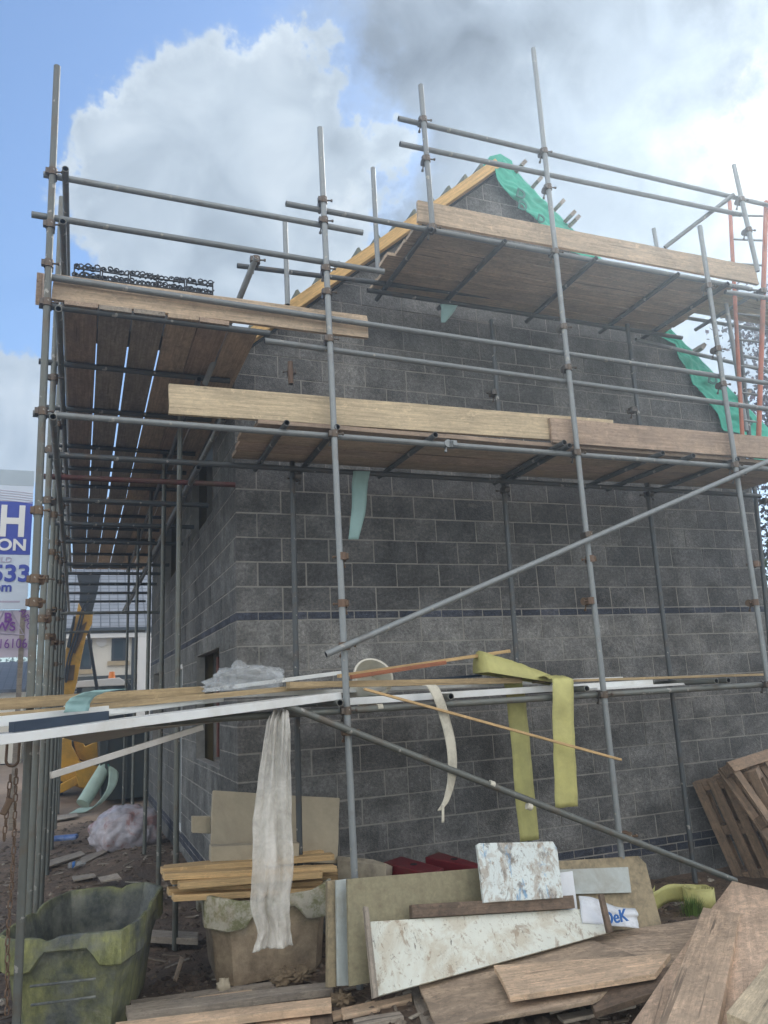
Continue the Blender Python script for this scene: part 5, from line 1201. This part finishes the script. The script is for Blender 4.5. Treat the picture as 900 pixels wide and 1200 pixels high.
B_ = MB(); B_.bb((r1-.55, SY-.004, P8(20, 706).z), (r1-.12, SY-.001, P8(20, 704).z)); B_.build('small_print_line', 'sign_lilac', SG)
for x in (l1+.1, r1-.1): B_ = MB(); B_.bb((x, SY+.03, 0), (x+.08, SY+.1, zt)); B_.build('post', 'board_grey', SG)
S2_ = empty('small_site_sign', (P8(0, 770).x, SY+.1, 0), 'pale pink banner with purple triangles and number below the large sign', 'sign')
r2 = P8(31, 740).x; zt2 = z715-.01; zb2 = P8(20, 770).z
B_ = MB(); B_.bb((r2-2.4, SY+.04, zb2), (r2+.05, SY+.055, zt2)); B_.build('panel', 'sign_pink', S2_)
st('B', 14, 729, 13*k_, 'sign_purple', S2_, 'RIGHT', .03); st('WS', 18, 739, 12*k_, 'sign_purple', S2_, 'RIGHT', .02); st('2 16106', 32, 759, 13*k_, 'sign_purple', S2_, 'RIGHT', .0, .8)
text('lettering', 'AFFO', P8(22, 716)+V((0, -.012, 0)), (.5, 0, -1), (1, 0, .5), 9*k_, 'sign_purple', S2_)
for a, b_ in (((4, 716), (-10, 741)), ((13, 716), (28, 744)), ((-5, 742), (29, 744))):
    B_ = MB(); B_.tube(P8(*a)+V((0, .03, 0)), P8(*b_)+V((0, .03, 0)), .008, 6, False); B_.build('triangle_line', 'sign_lilac', S2_)

# ------------------------------------------------------------------ trees
def tree(name, base, H, cr, rad, nleaf, leaf, mt, label, seed, ls=.09):
    random.seed(seed); root = empty(name, base, label, 'tree'); base = V(base); B_ = MB(); tips = []
    B_.tube(base, base+V((0, 0, H*.5)), .16, 12, False, r2=.10)
    for i in range(26):
        z = H*random.uniform(.3, .95); a_ = random.random()*6.28; s_ = base+V((0, 0, min(z*.8, H*.55))); L = rad*random.uniform(.5, .95)*(1.1-.5*abs(z/H-.6))
        e = base+V((math.cos(a_)*L, math.sin(a_)*L, z)); B_.tube(s_, e, .05, 6, False, r2=.012)
        for k in range(3): tips.append(s_.lerp(e, .55+.2*k)+V([random.uniform(-.25, .25) for _ in range(3)]))
    B_.build('trunk', 'bark', root)
    C_ = MB()
    for i in range(nleaf):
        t = random.choice(tips); p = t+V([random.gauss(0, cr) for _ in range(3)]); a_ = V([random.gauss(0, 1) for _ in range(3)]).normalized()*ls*random.uniform(.6, 1.3); b_ = a_.orthogonal().normalized(); b_.rotate(Matrix.Rotation(random.random()*6, 3, a_)); b_ = b_*a_.length*.55
        C_.add([p-a_, p+b_, p+a_, p-b_], [(0, 1, 2, 3)], random.random())
    C_.build('crown', mt, root, tone=True); return root
tree('purple_leaved_tree', (13.3, 3.2, 0), 10.6, .36, 2.5, 24000, .09, 'leaf_purple', 'dark purple-leaved tree beyond the right end of the gable', 3, .06)
tree('green_tree', (8.6, 1.4, 0), 4.5, .32, 1.7, 9000, .07, 'leaf_green', 'green bushy tree just right of the gable wall edge', 5, .045)
tree('green_tree', (-9.5, 46, 0), 8.5, .8, 4, 6000, .3, 'leaf_green', 'distant green tree above the outbuilding at the far left', 8)
tree('green_tree', (-3.5, 50, 0), 6.5, .8, 4, 5000, .3, 'leaf_green', 'distant green tree behind the signs and scaffold tubes', 12)

# ------------------------------------------------------------------ haze volume added to imitate the lens flare veil
B_ = MB(); B_.bb((-60, -30, -3), (60, 70, 14)); hz = B_.build('haze', 'hole'); tag(hz, 'thin bright haze added over the site to imitate a lens flare veil', 'haze', kind='stuff')
hm = bpy.data.materials.new('flare_veil_haze'); hm.use_nodes = True; t_ = hm.node_tree; t_.nodes.clear()
pv = t_.nodes.new('ShaderNodeVolumePrincipled'); mo_ = t_.nodes.new('ShaderNodeOutputMaterial'); t_.links.new(pv.outputs[0], mo_.inputs['Volume'])
pv.inputs['Color'].default_value = (.72, .86, 1, 1); pv.inputs['Density'].default_value = .012; pv.inputs['Anisotropy'].default_value = .72
hz.data.materials.clear(); hz.data.materials.append(hm)
